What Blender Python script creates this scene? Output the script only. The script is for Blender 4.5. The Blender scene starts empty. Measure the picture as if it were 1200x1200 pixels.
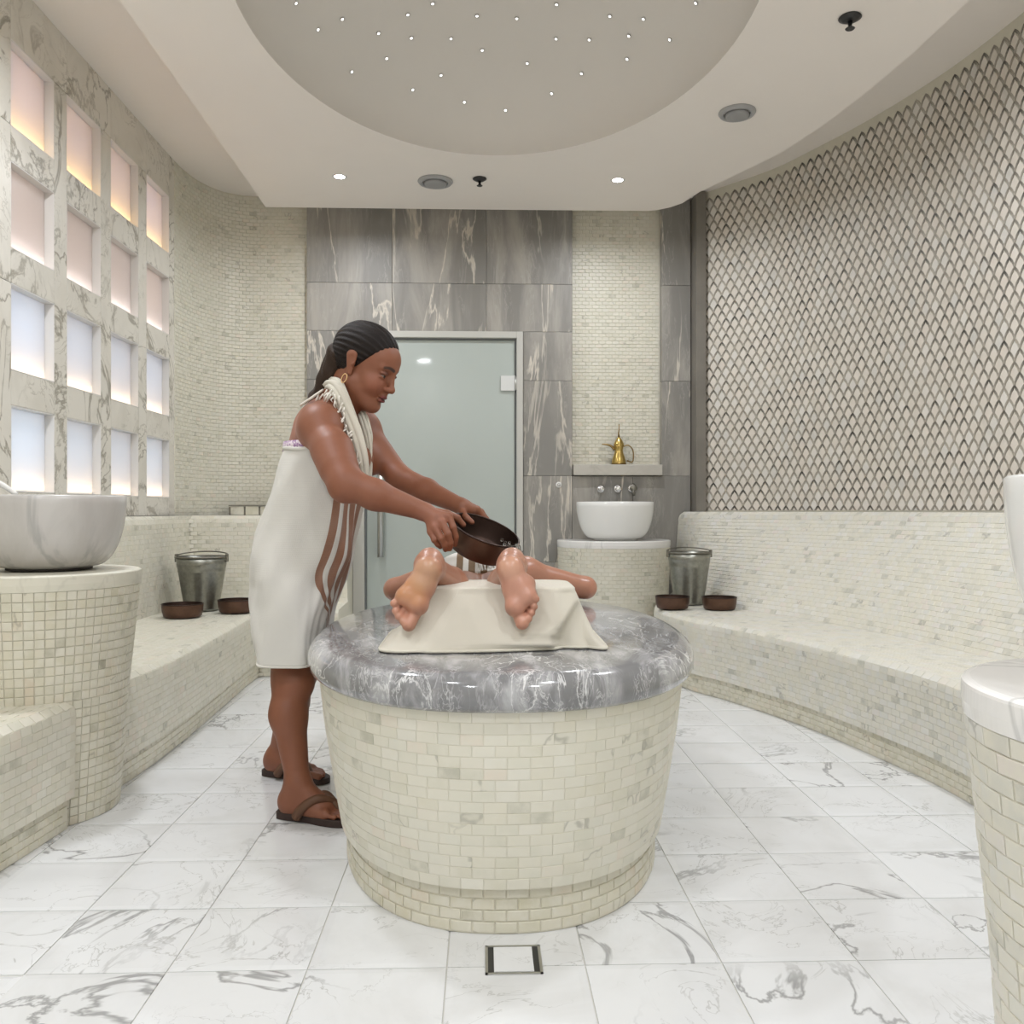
import bpy, bmesh, math, random
import numpy as np
from mathutils import Vector, Matrix
random.seed(7)
rng = np.random.default_rng(7)
SC = bpy.context.scene
COL = SC.collection
PI = math.pi

# ------------------------------------------------------------------ camera
F = 1029.0
YAW = math.atan(34 / F)
PITCH = math.atan(-2 / F)
cam_d = bpy.data.cameras.new('camera')
cam_d.lens = F / 1200 * 36
cam_d.sensor_width = 36
cam_d.clip_start = 0.02
cam = bpy.data.objects.new('camera', cam_d)
COL.objects.link(cam)
cam.location = (0, 0, 1.0)
cam.rotation_euler = (PI / 2 + PITCH, 0, -YAW)
SC.camera = cam

# ------------------------------------------------------------------ world, exposure
w = bpy.data.worlds.new('world')
SC.world = w
w.use_nodes = True
w.node_tree.nodes['Background'].inputs[0].default_value = (0.8, 0.85, 0.9, 1)
w.node_tree.nodes['Background'].inputs[1].default_value = 0.15
SC.view_settings.view_transform = 'Standard'
SC.view_settings.look = 'None'
SC.view_settings.exposure = 0.12
SC.view_settings.gamma = 1.0
SC.view_settings.use_curve_mapping = False
try:
    SC.cycles.use_denoising = True
    SC.cycles.max_bounces = 10
    SC.cycles.diffuse_bounces = 6
    SC.cycles.glossy_bounces = 4
    SC.cycles.transmission_bounces = 8
    SC.cycles.sample_clamp_indirect = 6
    SC.cycles.caustics_reflective = False
    SC.cycles.caustics_refractive = False
except Exception:
    pass
DOWNLIGHT_W = 1.0      # multiplies the watts of every downlight
DOWN_COL = (0.92, 0.95, 1.0)

_fw = np.array([math.sin(YAW) * math.cos(PITCH), math.cos(YAW) * math.cos(PITCH), math.sin(PITCH)])
_rt = np.array([math.cos(YAW), -math.sin(YAW), 0])
_up = np.cross(_rt, _fw)
CAMP = np.array([0, 0, 1.0])
def at(px, py, Y):
    """world point at room depth Y as measured in the photograph"""
    v = _fw + _rt * (px - 600) / F + _up * (600 - py) / F
    return CAMP + v * (Y / v[1])
def project(p):
    d = np.asarray(p, float) - CAMP
    z = d @ _fw
    return 600 + F * (d @ _rt) / z, 600 - F * (d @ _up) / z, z

# ------------------------------------------------------------------ object helpers
def link(o, parent=None):
    COL.objects.link(o)
    if parent is not None:
        o.parent = parent
        o.matrix_parent_inverse = Matrix.Translation(-parent.location)
    return o
def props(o, label=None, cat=None, group=None, kind=None):
    if label: o['label'] = label
    if cat: o['category'] = cat
    if group: o['group'] = group
    if kind: o['kind'] = kind
    return o
def thing(name, loc, label, cat, group=None, kind=None):
    o = bpy.data.objects.new(name, None)
    o.empty_display_size = 0.1
    o.location = loc
    COL.objects.link(o)
    return props(o, label, cat, group, kind)
def mesh_data(name, verts, faces, mats, smooth=False, mat_idx=None):
    me = bpy.data.meshes.new(name)
    me.from_pydata([tuple(map(float, v)) for v in verts], [], [tuple(map(int, f)) for f in faces])
    for m in (mats if isinstance(mats, (list, tuple)) else [mats]):
        me.materials.append(m)
    if mat_idx is not None:
        me.polygons.foreach_set('material_index', np.asarray(mat_idx, np.int32))
    if smooth:
        me.polygons.foreach_set('use_smooth', np.ones(len(me.polygons), bool))
    me.update()
    return me
def obj(name, geo, mat, parent=None, smooth=False, mat_idx=None):
    """one mesh object; geometry is in room coordinates, its origin is put at its own base"""
    v, f = geo
    v = np.asarray(v, float).reshape(-1, 3)
    org = np.array([v[:, 0].mean(), v[:, 1].mean(), v[:, 2].min()])
    me = mesh_data(name, v - org, f, mat, smooth, mat_idx)
    o = bpy.data.objects.new(name, me)
    o.location = org
    return link(o, parent)
def join(*geos):
    V, Fc, n = [], [], 0
    for v, f in geos:
        V.append(np.asarray(v, float).reshape(-1, 3))
        Fc += [tuple(i + n for i in q) for q in f]
        n += len(V[-1])
    return np.vstack(V), Fc
def box(x0, x1, y0, y1, z0, z1, b=0.0):
    if b <= 0:
        v = [(x, y, z) for z in (z0, z1) for y in (y0, y1) for x in (x0, x1)]
        return np.array(v, float), [(0, 2, 3, 1), (4, 5, 7, 6), (0, 1, 5, 4), (2, 6, 7, 3), (0, 4, 6, 2), (1, 3, 7, 5)]
    bm = bmesh.new()
    bmesh.ops.create_cube(bm, size=1)
    for q in bm.verts:
        q.co = Vector(((x0 + x1) / 2 + q.co.x * (x1 - x0), (y0 + y1) / 2 + q.co.y * (y1 - y0), (z0 + z1) / 2 + q.co.z * (z1 - z0)))
    bmesh.ops.bevel(bm, geom=bm.edges[:], offset=b, segments=2, affect='EDGES', profile=0.7)
    return from_bm(bm)
def from_bm(bm):
    bm.verts.index_update()
    v = np.array([q.co[:] for q in bm.verts])
    f = [tuple(q.index for q in p.verts) for p in bm.faces]
    bm.free()
    return v, f
def lathe(profile, c=(0, 0, 0), seg=48, axis=None, cap0=True, cap1=True):
    """profile: (r, z) points from bottom to top, outside then inside; spun round z or round `axis`"""
    pr = np.array(profile, float)
    n = len(pr)
    a = np.arange(seg) * 2 * PI / seg
    V = np.stack([np.outer(pr[:, 0], np.cos(a)), np.outer(pr[:, 0], np.sin(a)), np.repeat(pr[:, 1:2], seg, 1)], -1).reshape(-1, 3)
    fc = []
    for i in range(n - 1):
        for j in range(seg):
            k = (j + 1) % seg
            fc.append((i * seg + j, i * seg + k, (i + 1) * seg + k, (i + 1) * seg + j))
    if cap0: fc.append(tuple(range(seg))[::-1])
    if cap1: fc.append(tuple((n - 1) * seg + j for j in range(seg)))
    if axis is not None:
        q = Vector((0, 0, 1)).rotation_difference(Vector(axis))
        V = V @ np.array(q.to_matrix()).T
    return V + np.array(c, float), fc
def tube(pts, r, seg=10, cap=True):
    P = np.array(pts, float)
    n = len(P)
    R = np.full(n, r, float) if np.isscalar(r) else np.array(r, float)
    T = np.gradient(P, axis=0)
    T /= np.linalg.norm(T, axis=1)[:, None] + 1e-12
    up = np.array([0, 0, 1.0]) if abs(T[0, 2]) < 0.9 else np.array([1.0, 0, 0])
    V = []
    nrm = np.cross(T[0], up); nrm /= np.linalg.norm(nrm)
    a = np.arange(seg) * 2 * PI / seg
    for i in range(n):
        nrm = nrm - T[i] * (nrm @ T[i]); nrm /= np.linalg.norm(nrm) + 1e-12
        b = np.cross(T[i], nrm)
        V.append(P[i] + R[i] * (np.outer(np.cos(a), nrm) + np.outer(np.sin(a), b)))
    fc = []
    for i in range(n - 1):
        for j in range(seg):
            k = (j + 1) % seg
            fc.append((i * seg + j, i * seg + k, (i + 1) * seg + k, (i + 1) * seg + j))
    if cap:
        fc.append(tuple(range(seg))[::-1]); fc.append(tuple((n - 1) * seg + j for j in range(seg)))
    return np.vstack(V), fc
def catmull(P, n):
    P = np.array(P, float)
    Q = np.vstack([2 * P[0] - P[1], P, 2 * P[-1] - P[-2]])
    m = len(P) - 1
    t = np.linspace(0, m, n)
    i = np.clip(t.astype(int), 0, m - 1)
    u = (t - i)[:, None]
    p0, p1, p2, p3 = Q[i], Q[i + 1], Q[i + 2], Q[i + 3]
    return 0.5 * (2 * p1 + (p2 - p0) * u + (2 * p0 - 5 * p1 + 4 * p2 - p3) * u ** 2 + (3 * p1 - p0 - 3 * p2 + p3) * u ** 3)
def polyline(P, n):
    P = np.array(P, float)
    t = np.linspace(0, len(P) - 1, n)
    i = np.clip(t.astype(int), 0, len(P) - 2)
    u = (t - i)[:, None]
    return P[i] * (1 - u) + P[i + 1] * u
def grid_faces(nu, nv, off=0, closed_u=False, flip=False):
    fc = []
    for i in range(nv - 1):
        for j in range(nu if closed_u else nu - 1):
            k = (j + 1) % nu
            q = (off + i * nu + j, off + i * nu + k, off + (i + 1) * nu + k, off + (i + 1) * nu + j)
            fc.append(q[::-1] if flip else q)
    return fc
def superellipse(cx, cy, a, b, n, seg):
    t = np.arange(seg) * 2 * PI / seg
    c, s = np.cos(t), np.sin(t)
    return np.stack([cx + a * np.sign(c) * np.abs(c) ** (2 / n), cy + b * np.sign(s) * np.abs(s) ** (2 / n)], 1)

# ------------------------------------------------------------------ materials
class NT:
    def __init__(s, name):
        s.m = bpy.data.materials.new(name); s.m.use_nodes = True
        s.t = s.m.node_tree; s.b = s.t.nodes['Principled BSDF']; s.out = s.t.nodes['Material Output']
    def n(s, typ, **kw):
        q = s.t.nodes.new(typ)
        for k, v in kw.items(): setattr(q, k, v)
        return q
    def l(s, a, b): s.t.links.new(a, b)
    def val(s, sock, v):
        if hasattr(v, 'is_output'): s.l(v, sock)
        else: sock.default_value = v
    def math(s, op, a, b=0.0, c=0.0):
        q = s.n('ShaderNodeMath', operation=op)
        for i, v in enumerate((a, b, c)): s.val(q.inputs[i], v)
        return q.outputs[0]
    def vmath(s, op, a, b=(0, 0, 0)):
        q = s.n('ShaderNodeVectorMath', operation=op)
        s.val(q.inputs[0], a); s.val(q.inputs[1], b)
        return q.outputs[0]
    def noise(s, vec, scale, detail=4, rough=0.5, dist=0.0):
        q = s.n('ShaderNodeTexNoise')
        s.l(vec, q.inputs['Vector']); q.inputs['Scale'].default_value = scale; q.inputs['Detail'].default_value = detail
        q.inputs['Roughness'].default_value = rough; q.inputs['Distortion'].default_value = dist
        return q.outputs['Fac']
    def mapr(s, v, a, b, c=0.0, d=1.0, smooth=True):
        q = s.n('ShaderNodeMapRange', interpolation_type='SMOOTHSTEP' if smooth else 'LINEAR')
        s.l(v, q.inputs[0])
        for i, x in enumerate((a, b, c, d)): q.inputs[i + 1].default_value = x
        return q.outputs[0]
    def mix(s, f, a, b, mode='MIX'):
        q = s.n('ShaderNodeMix', data_type='RGBA', blend_type=mode)
        s.val(q.inputs[0], f)
        for i, v in ((6, a), (7, b)):
            s.val(q.inputs[i], v if hasattr(v, 'is_output') else (*v[:3], 1))
        return q.outputs[2]
    def ramp(s, v, stops, interp='LINEAR'):
        q = s.n('ShaderNodeValToRGB'); q.color_ramp.interpolation = interp
        e = q.color_ramp.elements
        while len(e) < len(stops): e.new(0.5)
        for k, (p, c) in zip(e, stops): k.position = p; k.color = (*c, 1)
        s.l(v, q.inputs[0])
        return q.outputs[0]
    def pos(s, rnd=0.0, stretch=None):
        p = s.n('ShaderNodeNewGeometry').outputs['Position']
        if rnd:
            r = s.n('ShaderNodeObjectInfo').outputs['Random']
            cv = s.n('ShaderNodeCombineXYZ')
            for i, k in enumerate((1.0, 0.37, 0.73)): s.l(s.math('MULTIPLY', r, rnd * k), cv.inputs[i])
            p = s.vmath('ADD', p, cv.outputs[0])
        if stretch: p = s.vmath('MULTIPLY', p, stretch)
        return p
    def rnd(s):
        r = s.n('ShaderNodeObjectInfo').outputs['Random']
        a = s.n('ShaderNodeAttribute', attribute_name='rnd').outputs['Fac']
        return s.math('FRACT', s.math('ADD', r, a))
    def bump(s, h, strength=0.3, dist=0.01):
        q = s.n('ShaderNodeBump'); q.inputs['Strength'].default_value = strength; q.inputs['Distance'].default_value = dist
        s.l(h, q.inputs['Height']); s.l(q.outputs[0], s.b.inputs['Normal'])
    def set(s, color=None, rough=None, **kw):
        if color is not None: s.val(s.b.inputs['Base Color'], color if hasattr(color, 'is_output') else (*color, 1))
        if rough is not None: s.val(s.b.inputs['Roughness'], rough)
        for k, v in kw.items(): s.val(s.b.inputs[k.replace('_', ' ')], v)
        return s.m
def plain(name, color, rough=0.5, nscale=0, namt=0.1, **kw):
    q = NT(name)
    c = color
    if nscale:
        f = q.noise(q.pos(), nscale, 4, 0.6)
        c = q.mix(f, tuple(x * (1 - namt) for x in color), tuple(min(1, x * (1 + namt)) for x in color))
    return q.set(c, rough, **kw)
def marble(name, base, vein, scale=2.0, width=0.03, strength=0.8, cloud=(0.8, 0.8, 0.8), cloud_amt=0.25, rough=0.2, rnd=40.0, stretch=None, mask=(0.45, 0.62), dist=1.2, second=None, coat=0.0):
    q = NT(name)
    p = q.pos(rnd, stretch)
    v = q.mapr(q.math('ABSOLUTE', q.math('SUBTRACT', q.noise(p, scale, 6, 0.55, dist), 0.5)), 0.0, width, 1.0, 0.0)
    m = q.mapr(q.noise(q.vmath('ADD', p, (7.3, 2.1, 5.5)), scale * 0.8, 2), *mask)
    c = q.mix(q.math('MULTIPLY', q.mapr(q.noise(p, scale * 1.7, 6, 0.6, 0.6), 0.42, 0.7), cloud_amt), base, cloud)
    c = q.mix(q.math('MULTIPLY', q.math('MULTIPLY', v, m), strength), c, vein)
    if second:
        sc, wd, st, colr = second
        v2 = q.mapr(q.math('ABSOLUTE', q.math('SUBTRACT', q.noise(q.vmath('ADD', p, (3.1, 9.2, 1.7)), sc, 5, 0.6, dist), 0.5)), 0.0, wd, 1.0, 0.0)
        m2 = q.mapr(q.noise(q.vmath('ADD', p, (1.3, 4.1, 8.5)), sc * 0.7, 2), 0.42, 0.6)
        c = q.mix(q.math('MULTIPLY', q.math('MULTIPLY', v2, m2), st), c, colr)
    return q.set(c, rough, Coat_Weight=coat, Coat_Roughness=0.05)
def mosaic(name, cols, dark, rough=0.42, speck=True):
    q = NT(name)
    r = q.rnd()
    n = len(cols)
    c = q.ramp(r, [(i / n, k) for i, k in enumerate(cols)], 'CONSTANT')
    p = q.pos(60.0)
    f = q.noise(p, 14.0, 5, 0.6)
    c = q.mix(q.mapr(f, 0.3, 0.7), c, (0.67, 0.645, 0.55))
    if speck:
        # each tile is cut from veined stone: a few carry a dark vein of their own
        v = q.mapr(q.math('ABSOLUTE', q.math('SUBTRACT', q.noise(p, 9.0, 3, 0.5, .5), 0.5)), 0.0, 0.03, 1.0, 0.0)
        m = q.mapr(q.math('FRACT', q.math('MULTIPLY', r, 17.3)), 0.91, 0.93, 0, 1)
        c = q.mix(q.math('MULTIPLY', q.math('MULTIPLY', v, m), 0.55), c, dark)
    return q.set(c, rough)

CREAM = [(a * .93, b * .935, c * .93) for a, b, c in [(.72, .685, .57), (.66, .63, .52), (.75, .72, .62), (.69, .67, .565), (.73, .70, .60), (.70, .665, .55), (.74, .715, .63), (.68, .66, .56),
         (.71, .68, .575), (.76, .735, .65), (.67, .645, .53), (.72, .69, .59), (.74, .69, .60), (.70, .68, .59), (.73, .705, .61), (.50, .485, .40), (.75, .72, .63), (.71, .69, .60), (.63, .61, .51), (.72, .69, .58), (.74, .665, .565), (.70, .68, .58)]]
M = {}
M['tile'] = mosaic('cream_mosaic', CREAM, (.30, .29, .24))
M['tile_pale'] = mosaic('pale_mosaic', [(a * .97, b * .99, c * 1.08) for a, b, c in CREAM], (.30, .29, .26))
M['tile_warm'] = mosaic('warm_mosaic', [(a * .92, b * .90, c * .84) for a, b, c in CREAM], (.28, .26, .2))
M['grout'] = plain('grout', (.64, .61, .51), .8, 30, .06)
M['dark_grout'] = plain('dark_grout', (.20, .185, .15), .8, 30, .1)
M['old_grout'] = plain('stained_grout', (.56, .53, .44), .8, 30, .15)
M['floor_tile'] = marble('floor_marble', (.735, .745, .755), (.26, .26, .26), 1.5, .018, .8, (.58, .58, .57), .45, .18, 60, None, (.46, .58), 1.8, (3.6, .011, .6, (.38, .38, .37)))
M['floor_grout'] = plain('floor_grout', (.60, .59, .55), .7)
M['white_marble'] = marble('white_marble', (.80, .79, .77), (.42, .42, .41), 3.2, .03, .5, (.66, .65, .63), .35, .15, 20, (1, 1, .35))
M['cala'] = marble('window_wall_marble', (.70, .67, .60), (.25, .225, .175), 1.9, .035, .85, (.56, .53, .46), .5, .42, 50, None, (.38, .58), 2.0, (4.5, .025, .6, (.36, .33, .27)))
M['grey'] = marble('grey_marble_panel', (.235, .225, .205), (.62, .57, .49), 1.5, .016, .95, (.40, .375, .335), .95, .45, 50, (1.6, 1.6, .28), (.38, .50), 1.0, (9.0, .03, .35, (.46, .435, .39)))
M['slab'] = marble('grey_veined_slab', (.20, .20, .205), (.74, .74, .74), 4.2, .018, .9, (.46, .46, .47), 1.0, .12, 0, (1.7, .6, .7), (.38, .56), 2.6, (15.0, .035, .6, (.62, .62, .62)), .25)
M['plaster'] = plain('ceiling_plaster', (.84, .79, .74), .75, 3, .02)
M['dome'] = plain('dome_plaster', (.70, .665, .62), .7, 3, .02)
M['wallpaint'] = plain('white_wall', (.72, .70, .66), .8)
M['steel'] = plain('brushed_steel', (.55, .55, .53), .32, 40, .1, Metallic=1.0)
M['pewter'] = plain('hammered_tin', (.31, .31, .275), .34, 45, .35, Metallic=1.0)
M['pewter_dark'] = plain('tin_edge', (.22, .21, .18), .4, Metallic=1.0)
M['chrome'] = plain('chrome', (.75, .75, .75), .12, Metallic=1.0)
M['brass'] = plain('brass', (.58, .42, .14), .28, 60, .15, Metallic=1.0)
M['brass_dark'] = plain('dark_brass', (.28, .19, .07), .35, Metallic=1.0)
M['copper'] = plain('aged_copper', (.125, .070, .048), .42, 25, .35, Metallic=0.75)
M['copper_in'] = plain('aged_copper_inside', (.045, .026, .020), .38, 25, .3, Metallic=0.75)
M['black'] = plain('black_metal', (.02, .02, .02), .4)
M['ceramic'] = plain('white_ceramic', (.82, .82, .80), .12)
M['grille'] = plain('grey_plastic', (.36, .36, .36), .5)
M['frame'] = plain('door_frame_paint', (.52, .51, .47), .45)
M['door'] = plain('frosted_door_glass', (.42, .465, .435), .22, 2, .015, Coat_Weight=0.6, Coat_Roughness=0.04)
M['reveal'] = plain('white_reveal', (.74, .72, .69), .4)
M['dark'] = plain('dark_gap', (.05, .045, .04), .8)

def emit(name, c, s):
    q = NT(name)
    return q.set((0, 0, 0), .5, Emission_Color=(*c, 1), Emission_Strength=s)
M['lamp'] = emit('lamp_lens', (1, .97, .92), 25)
M['star'] = emit('star_lens', (1, .97, .93), 2.5)
def pane_mat():
    q = NT('frosted_pane')
    tr = q.n('ShaderNodeBsdfTranslucent'); tr.inputs[0].default_value = (.9, .9, .92, 1)
    df = q.n('ShaderNodeBsdfDiffuse'); df.inputs[0].default_value = (.55, .54, .55, 1)
    gl = q.n('ShaderNodeBsdfGlossy'); gl.inputs['Roughness'].default_value = .2
    a = q.n('ShaderNodeMixShader'); a.inputs[0].default_value = .22
    q.l(tr.outputs[0], a.inputs[1]); q.l(df.outputs[0], a.inputs[2])
    b = q.n('ShaderNodeMixShader'); b.inputs[0].default_value = .05
    q.l(a.outputs[0], b.inputs[1]); q.l(gl.outputs[0], b.inputs[2])
    q.l(b.outputs[0], q.out.inputs['Surface'])
    return q.m
M['pane'] = pane_mat()

# ------------------------------------------------------------------ tiles: single pieces, or the rest joined as stuff
_unit = {}
def unit_tile(mat):
    if mat.name not in _unit:
        i = 0.44
        v = [(-.5, -.5, 0), (.5, -.5, 0), (.5, .5, 0), (-.5, .5, 0), (-.5, -.5, .7), (.5, -.5, .7), (.5, .5, .7), (-.5, .5, .7), (-i, -i, 1), (i, -i, 1), (i, i, 1), (-i, i, 1)]
        f = [(8, 9, 10, 11)]
        for a in range(4):
            b = (a + 1) % 4
            f += [(a, b, 4 + b, 4 + a), (4 + a, 4 + b, 8 + b, 8 + a)]
        _unit[mat.name] = mesh_data('tile', v, f, mat)
    return _unit[mat.name]
def tile_field(parent, quads, mat, t=0.004, gap=0.0025, max_parts=300, min_px=0.0, name='tile', rest='mosaic'):
    """quads: (p00, p10, p11, p01) corners counter-clockwise seen from outside. The largest in the photograph are single pieces."""
    Q = np.array(quads, float)
    c = Q.mean(1)
    du = (Q[:, 1] - Q[:, 0] + Q[:, 2] - Q[:, 3]) / 2
    dv = (Q[:, 3] - Q[:, 0] + Q[:, 2] - Q[:, 1]) / 2
    n = np.cross(du, dv); n /= np.linalg.norm(n, axis=1)[:, None]
    lu = np.linalg.norm(du, axis=1); lv = np.linalg.norm(dv, axis=1)
    du *= ((lu - gap) / lu)[:, None]; dv *= ((lv - gap) / lv)[:, None]
    view = CAMP - c
    dist = np.linalg.norm(view, axis=1)
    face = (n * view).sum(1) / dist
    d = c - CAMP
    z = d @ _fw
    px = 600 + F * (d @ _rt) / np.maximum(z, .01); py = 600 - F * (d @ _up) / np.maximum(z, .01)
    vis = (z > .1) & (px > -10) & (px < 1210) & (py > -10) & (py < 1210) & (face > .03)
    size = np.where(vis, F * np.sqrt(lu * lv * np.maximum(face, 0)) / np.maximum(z, .1), -1)
    order = np.argsort(-size)
    single = [i for i in order[:max_parts] if size[i] > max(min_px, 0)]
    me = unit_tile(mat)
    for i in single:
        o = bpy.data.objects.new(name, me)
        m = Matrix.Identity(4)
        tt = t * (0.85 + 0.3 * random.random())
        for k in range(3):
            m[k][0], m[k][1], m[k][2], m[k][3] = du[i][k], dv[i][k], n[i][k] * tt, c[i][k]
        o.parent = parent
        o.matrix_parent_inverse = Matrix.Translation(-parent.location)
        o.matrix_basis = m
        COL.objects.link(o)
    mask = np.ones(len(Q), bool); mask[single] = False
    if mask.any():
        c2, a, b, nn = c[mask], du[mask], dv[mask], n[mask]
        k = len(c2)
        tt = (t * (0.85 + 0.3 * rng.random(k)))[:, None]
        V = np.empty((k, 8, 3))
        for j, (sx, sy) in enumerate(((-.5, -.5), (.5, -.5), (.5, .5), (-.5, .5))):
            V[:, j] = c2 + a * sx + b * sy
            V[:, 4 + j] = c2 + a * sx * .9 + b * sy * .9 + nn * tt
        base = np.arange(k)[:, None] * 8
        fc = np.concatenate([base + np.array(q)[None] for q in ((4, 5, 6, 7), (0, 1, 5, 4), (1, 2, 6, 5), (2, 3, 7, 6), (3, 0, 4, 7))], 1).reshape(-1, 4)
        o = obj(rest, (V.reshape(-1, 3), fc.tolist()), mat, parent)
        o['kind'] = 'stuff'
        att = o.data.attributes.new('rnd', 'FLOAT', 'FACE')
        att.data.foreach_set('value', np.repeat(rng.random(k), 5).astype(np.float32))
def band_quads(C0, C1, tw, th, flip=False, phase=0, closed=False, bond=True):
    """brick-bond quads over the ruled strip between two space curves with the same samples"""
    C0, C1 = np.array(C0, float), np.array(C1, float)
    mid = (C0 + C1) / 2
    seg = np.linalg.norm(np.diff(mid, axis=0), axis=1)
    s = np.concatenate([[0], np.cumsum(seg)])
    L = s[-1]
    nu = max(1, int(round(L / tw)))
    H = np.linalg.norm(C1 - C0, axis=1).mean()
    nv = max(1, int(round(H / th)))
    def P(u, v):
        x = np.clip(u, 0, 1) * L
        i = min(max(int(np.searchsorted(s, x)) - 1, 0), len(s) - 2)
        k = (x - s[i]) / max(s[i + 1] - s[i], 1e-9)
        a = C0[i] * (1 - k) + C0[i + 1] * k; b = C1[i] * (1 - k) + C1[i + 1] * k
        return a * (1 - v) + b * v
    out = []
    for r in range(nv):
        off = 0.5 * ((r + phase) % 2) if bond else 0
        us = [(j + off) / nu for j in range(nu + 1)]
        if off:
            if closed: us = us[:-1] + [1 + off / nu] if False else us[:-1]
            us = [0] + us
            if us[-1] < 1: us = us + [1]
        us = sorted(set(min(u, 1) for u in us))
        for u0, u1 in zip(us[:-1], us[1:]):
            if (u1 - u0) * L < tw * 0.2: continue
            v0, v1 = r / nv, (r + 1) / nv
            q = (P(u0, v0), P(u1, v0), P(u1, v1), P(u0, v1))
            out.append((q[1], q[0], q[3], q[2]) if flip else q)
    return out
def c3(c, z):
    c = np.array(c, float)
    return np.column_stack([c, np.full(len(c), z) if np.isscalar(z) else z])

# ================================================================== ROOM
# floor
floor = obj('floor', box(-2.4, 2.9, -1.3, 6.8, -.1, -.004), M['floor_grout'])
props(floor, 'white veined marble tile floor', 'floor', kind='structure')
TX, TY, TP = -.079, 1.925, .3035
fq = []
for i in range(-8, 10):
    for j in range(-11, 17):
        x0, y0 = TX + i * TP, TY + j * TP
        fq.append(((x0, y0, -.004), (x0 + TP, y0, -.004), (x0 + TP, y0 + TP, -.004), (x0, y0 + TP, -.004)))
drain_box = (.005, .130, 1.888, 2.012)
tile_field(floor, fq, M['floor_tile'], t=.004, gap=.0032, max_parts=300, name='tile', rest='outer_tiles')

# plan curves of the right side (skirting, seat back, backrest top, wall)
NS = 121
S_R = catmull([(1.36, 6.30), (1.20, 5.93), (1.06, 5.35), (1.128, 4.863), (1.27, 4.55), (1.455, 4.036), (1.57, 3.51), (1.635, 3.05), (1.62, 2.5), (1.52, 2.0), (1.38, 1.6)], NS)
B_R = catmull([(1.40, 6.42), (1.42, 5.95), (1.46, 5.5), (1.56, 5.2), (1.75, 4.8), (1.93, 4.2), (2.03, 3.6), (2.08, 3.05), (2.05, 2.4), (1.95, 1.8), (1.8, 1.3)], NS)
T_R = catmull([(1.45, 6.42), (1.54, 6.12), (1.76, 5.82), (1.93, 5.5), (2.12, 5.0), (2.26, 4.35), (2.36, 3.68), (2.40, 3.05), (2.37, 2.4), (2.27, 1.75), (2.1, 1.2)], NS)
W_R = catmull([(1.56, 6.37), (1.70, 6.20), (1.955, 5.86), (2.12, 5.5), (2.29, 5.05), (2.44, 4.45), (2.515, 3.7), (2.52, 3.05), (2.46, 2.35), (2.33, 1.65), (2.15, 1.1)], NS)
ZT = 3.3

# right wall: curved backing that carries the scale mosaic
Wx = np.vstack([W_R, [(2.1, .6), (2.1, -1.2)]])
out = np.array(Wx) + np.array([.15, .1])
v = np.vstack([c3(Wx, 0), c3(Wx, ZT), c3(out, 0), c3(out, ZT)])
n = len(Wx)
f = []
for i in range(n - 1):
    f += [(i, i + 1, n + i + 1, n + i), (2 * n + i + 1, 2 * n + i, 3 * n + i, 3 * n + i + 1), (n + i, n + i + 1, 3 * n + i + 1, 3 * n + i)]
f += [(0, n, 3 * n, 2 * n), (n - 1, 3 * n - 1, 4 * n - 1, 2 * n - 1)]
wall_right = props(obj('wall_right', (v, f), M['grout']), 'curved wall of grey and white pointed scale mosaic', 'wall', kind='structure')
def scale_mats():
    q = NT('scale_outline')
    c = q.ramp(q.rnd(), [(0, (.035, .032, .026)), (.14, (.085, .078, .062)), (.35, (.15, .135, .11)), (.7, (.24, .215, .175)), (.92, (.36, .33, .275)), (1, (.05, .045, .036))])
    c = q.mix(q.mapr(q.noise(q.pos(), 60, 3), .4, .7, 0, .25), c, (.36, .33, .28))
    c = q.mix(q.math('MULTIPLY', q.n('ShaderNodeAttribute', attribute_name='fade').outputs['Fac'], .60), c, (.47, .435, .37))
    q.set(c, .5)
    p = NT('scale_centre')
    d = p.ramp(p.rnd(), [(0, (.66, .60, .53)), (.3, (.70, .65, .58)), (.6, (.62, .57, .50)), (.85, (.70, .67, .62)), (1, (.58, .56, .52))])
    d = p.mix(p.mapr(p.noise(p.pos(), 25, 4), .35, .7, 0, .4), d, (.72, .68, .62))
    p.set(d, .5)
    return [q.m, p.m]
SM = scale_mats()
SWID, SSTEP = .072, .0555
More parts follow.
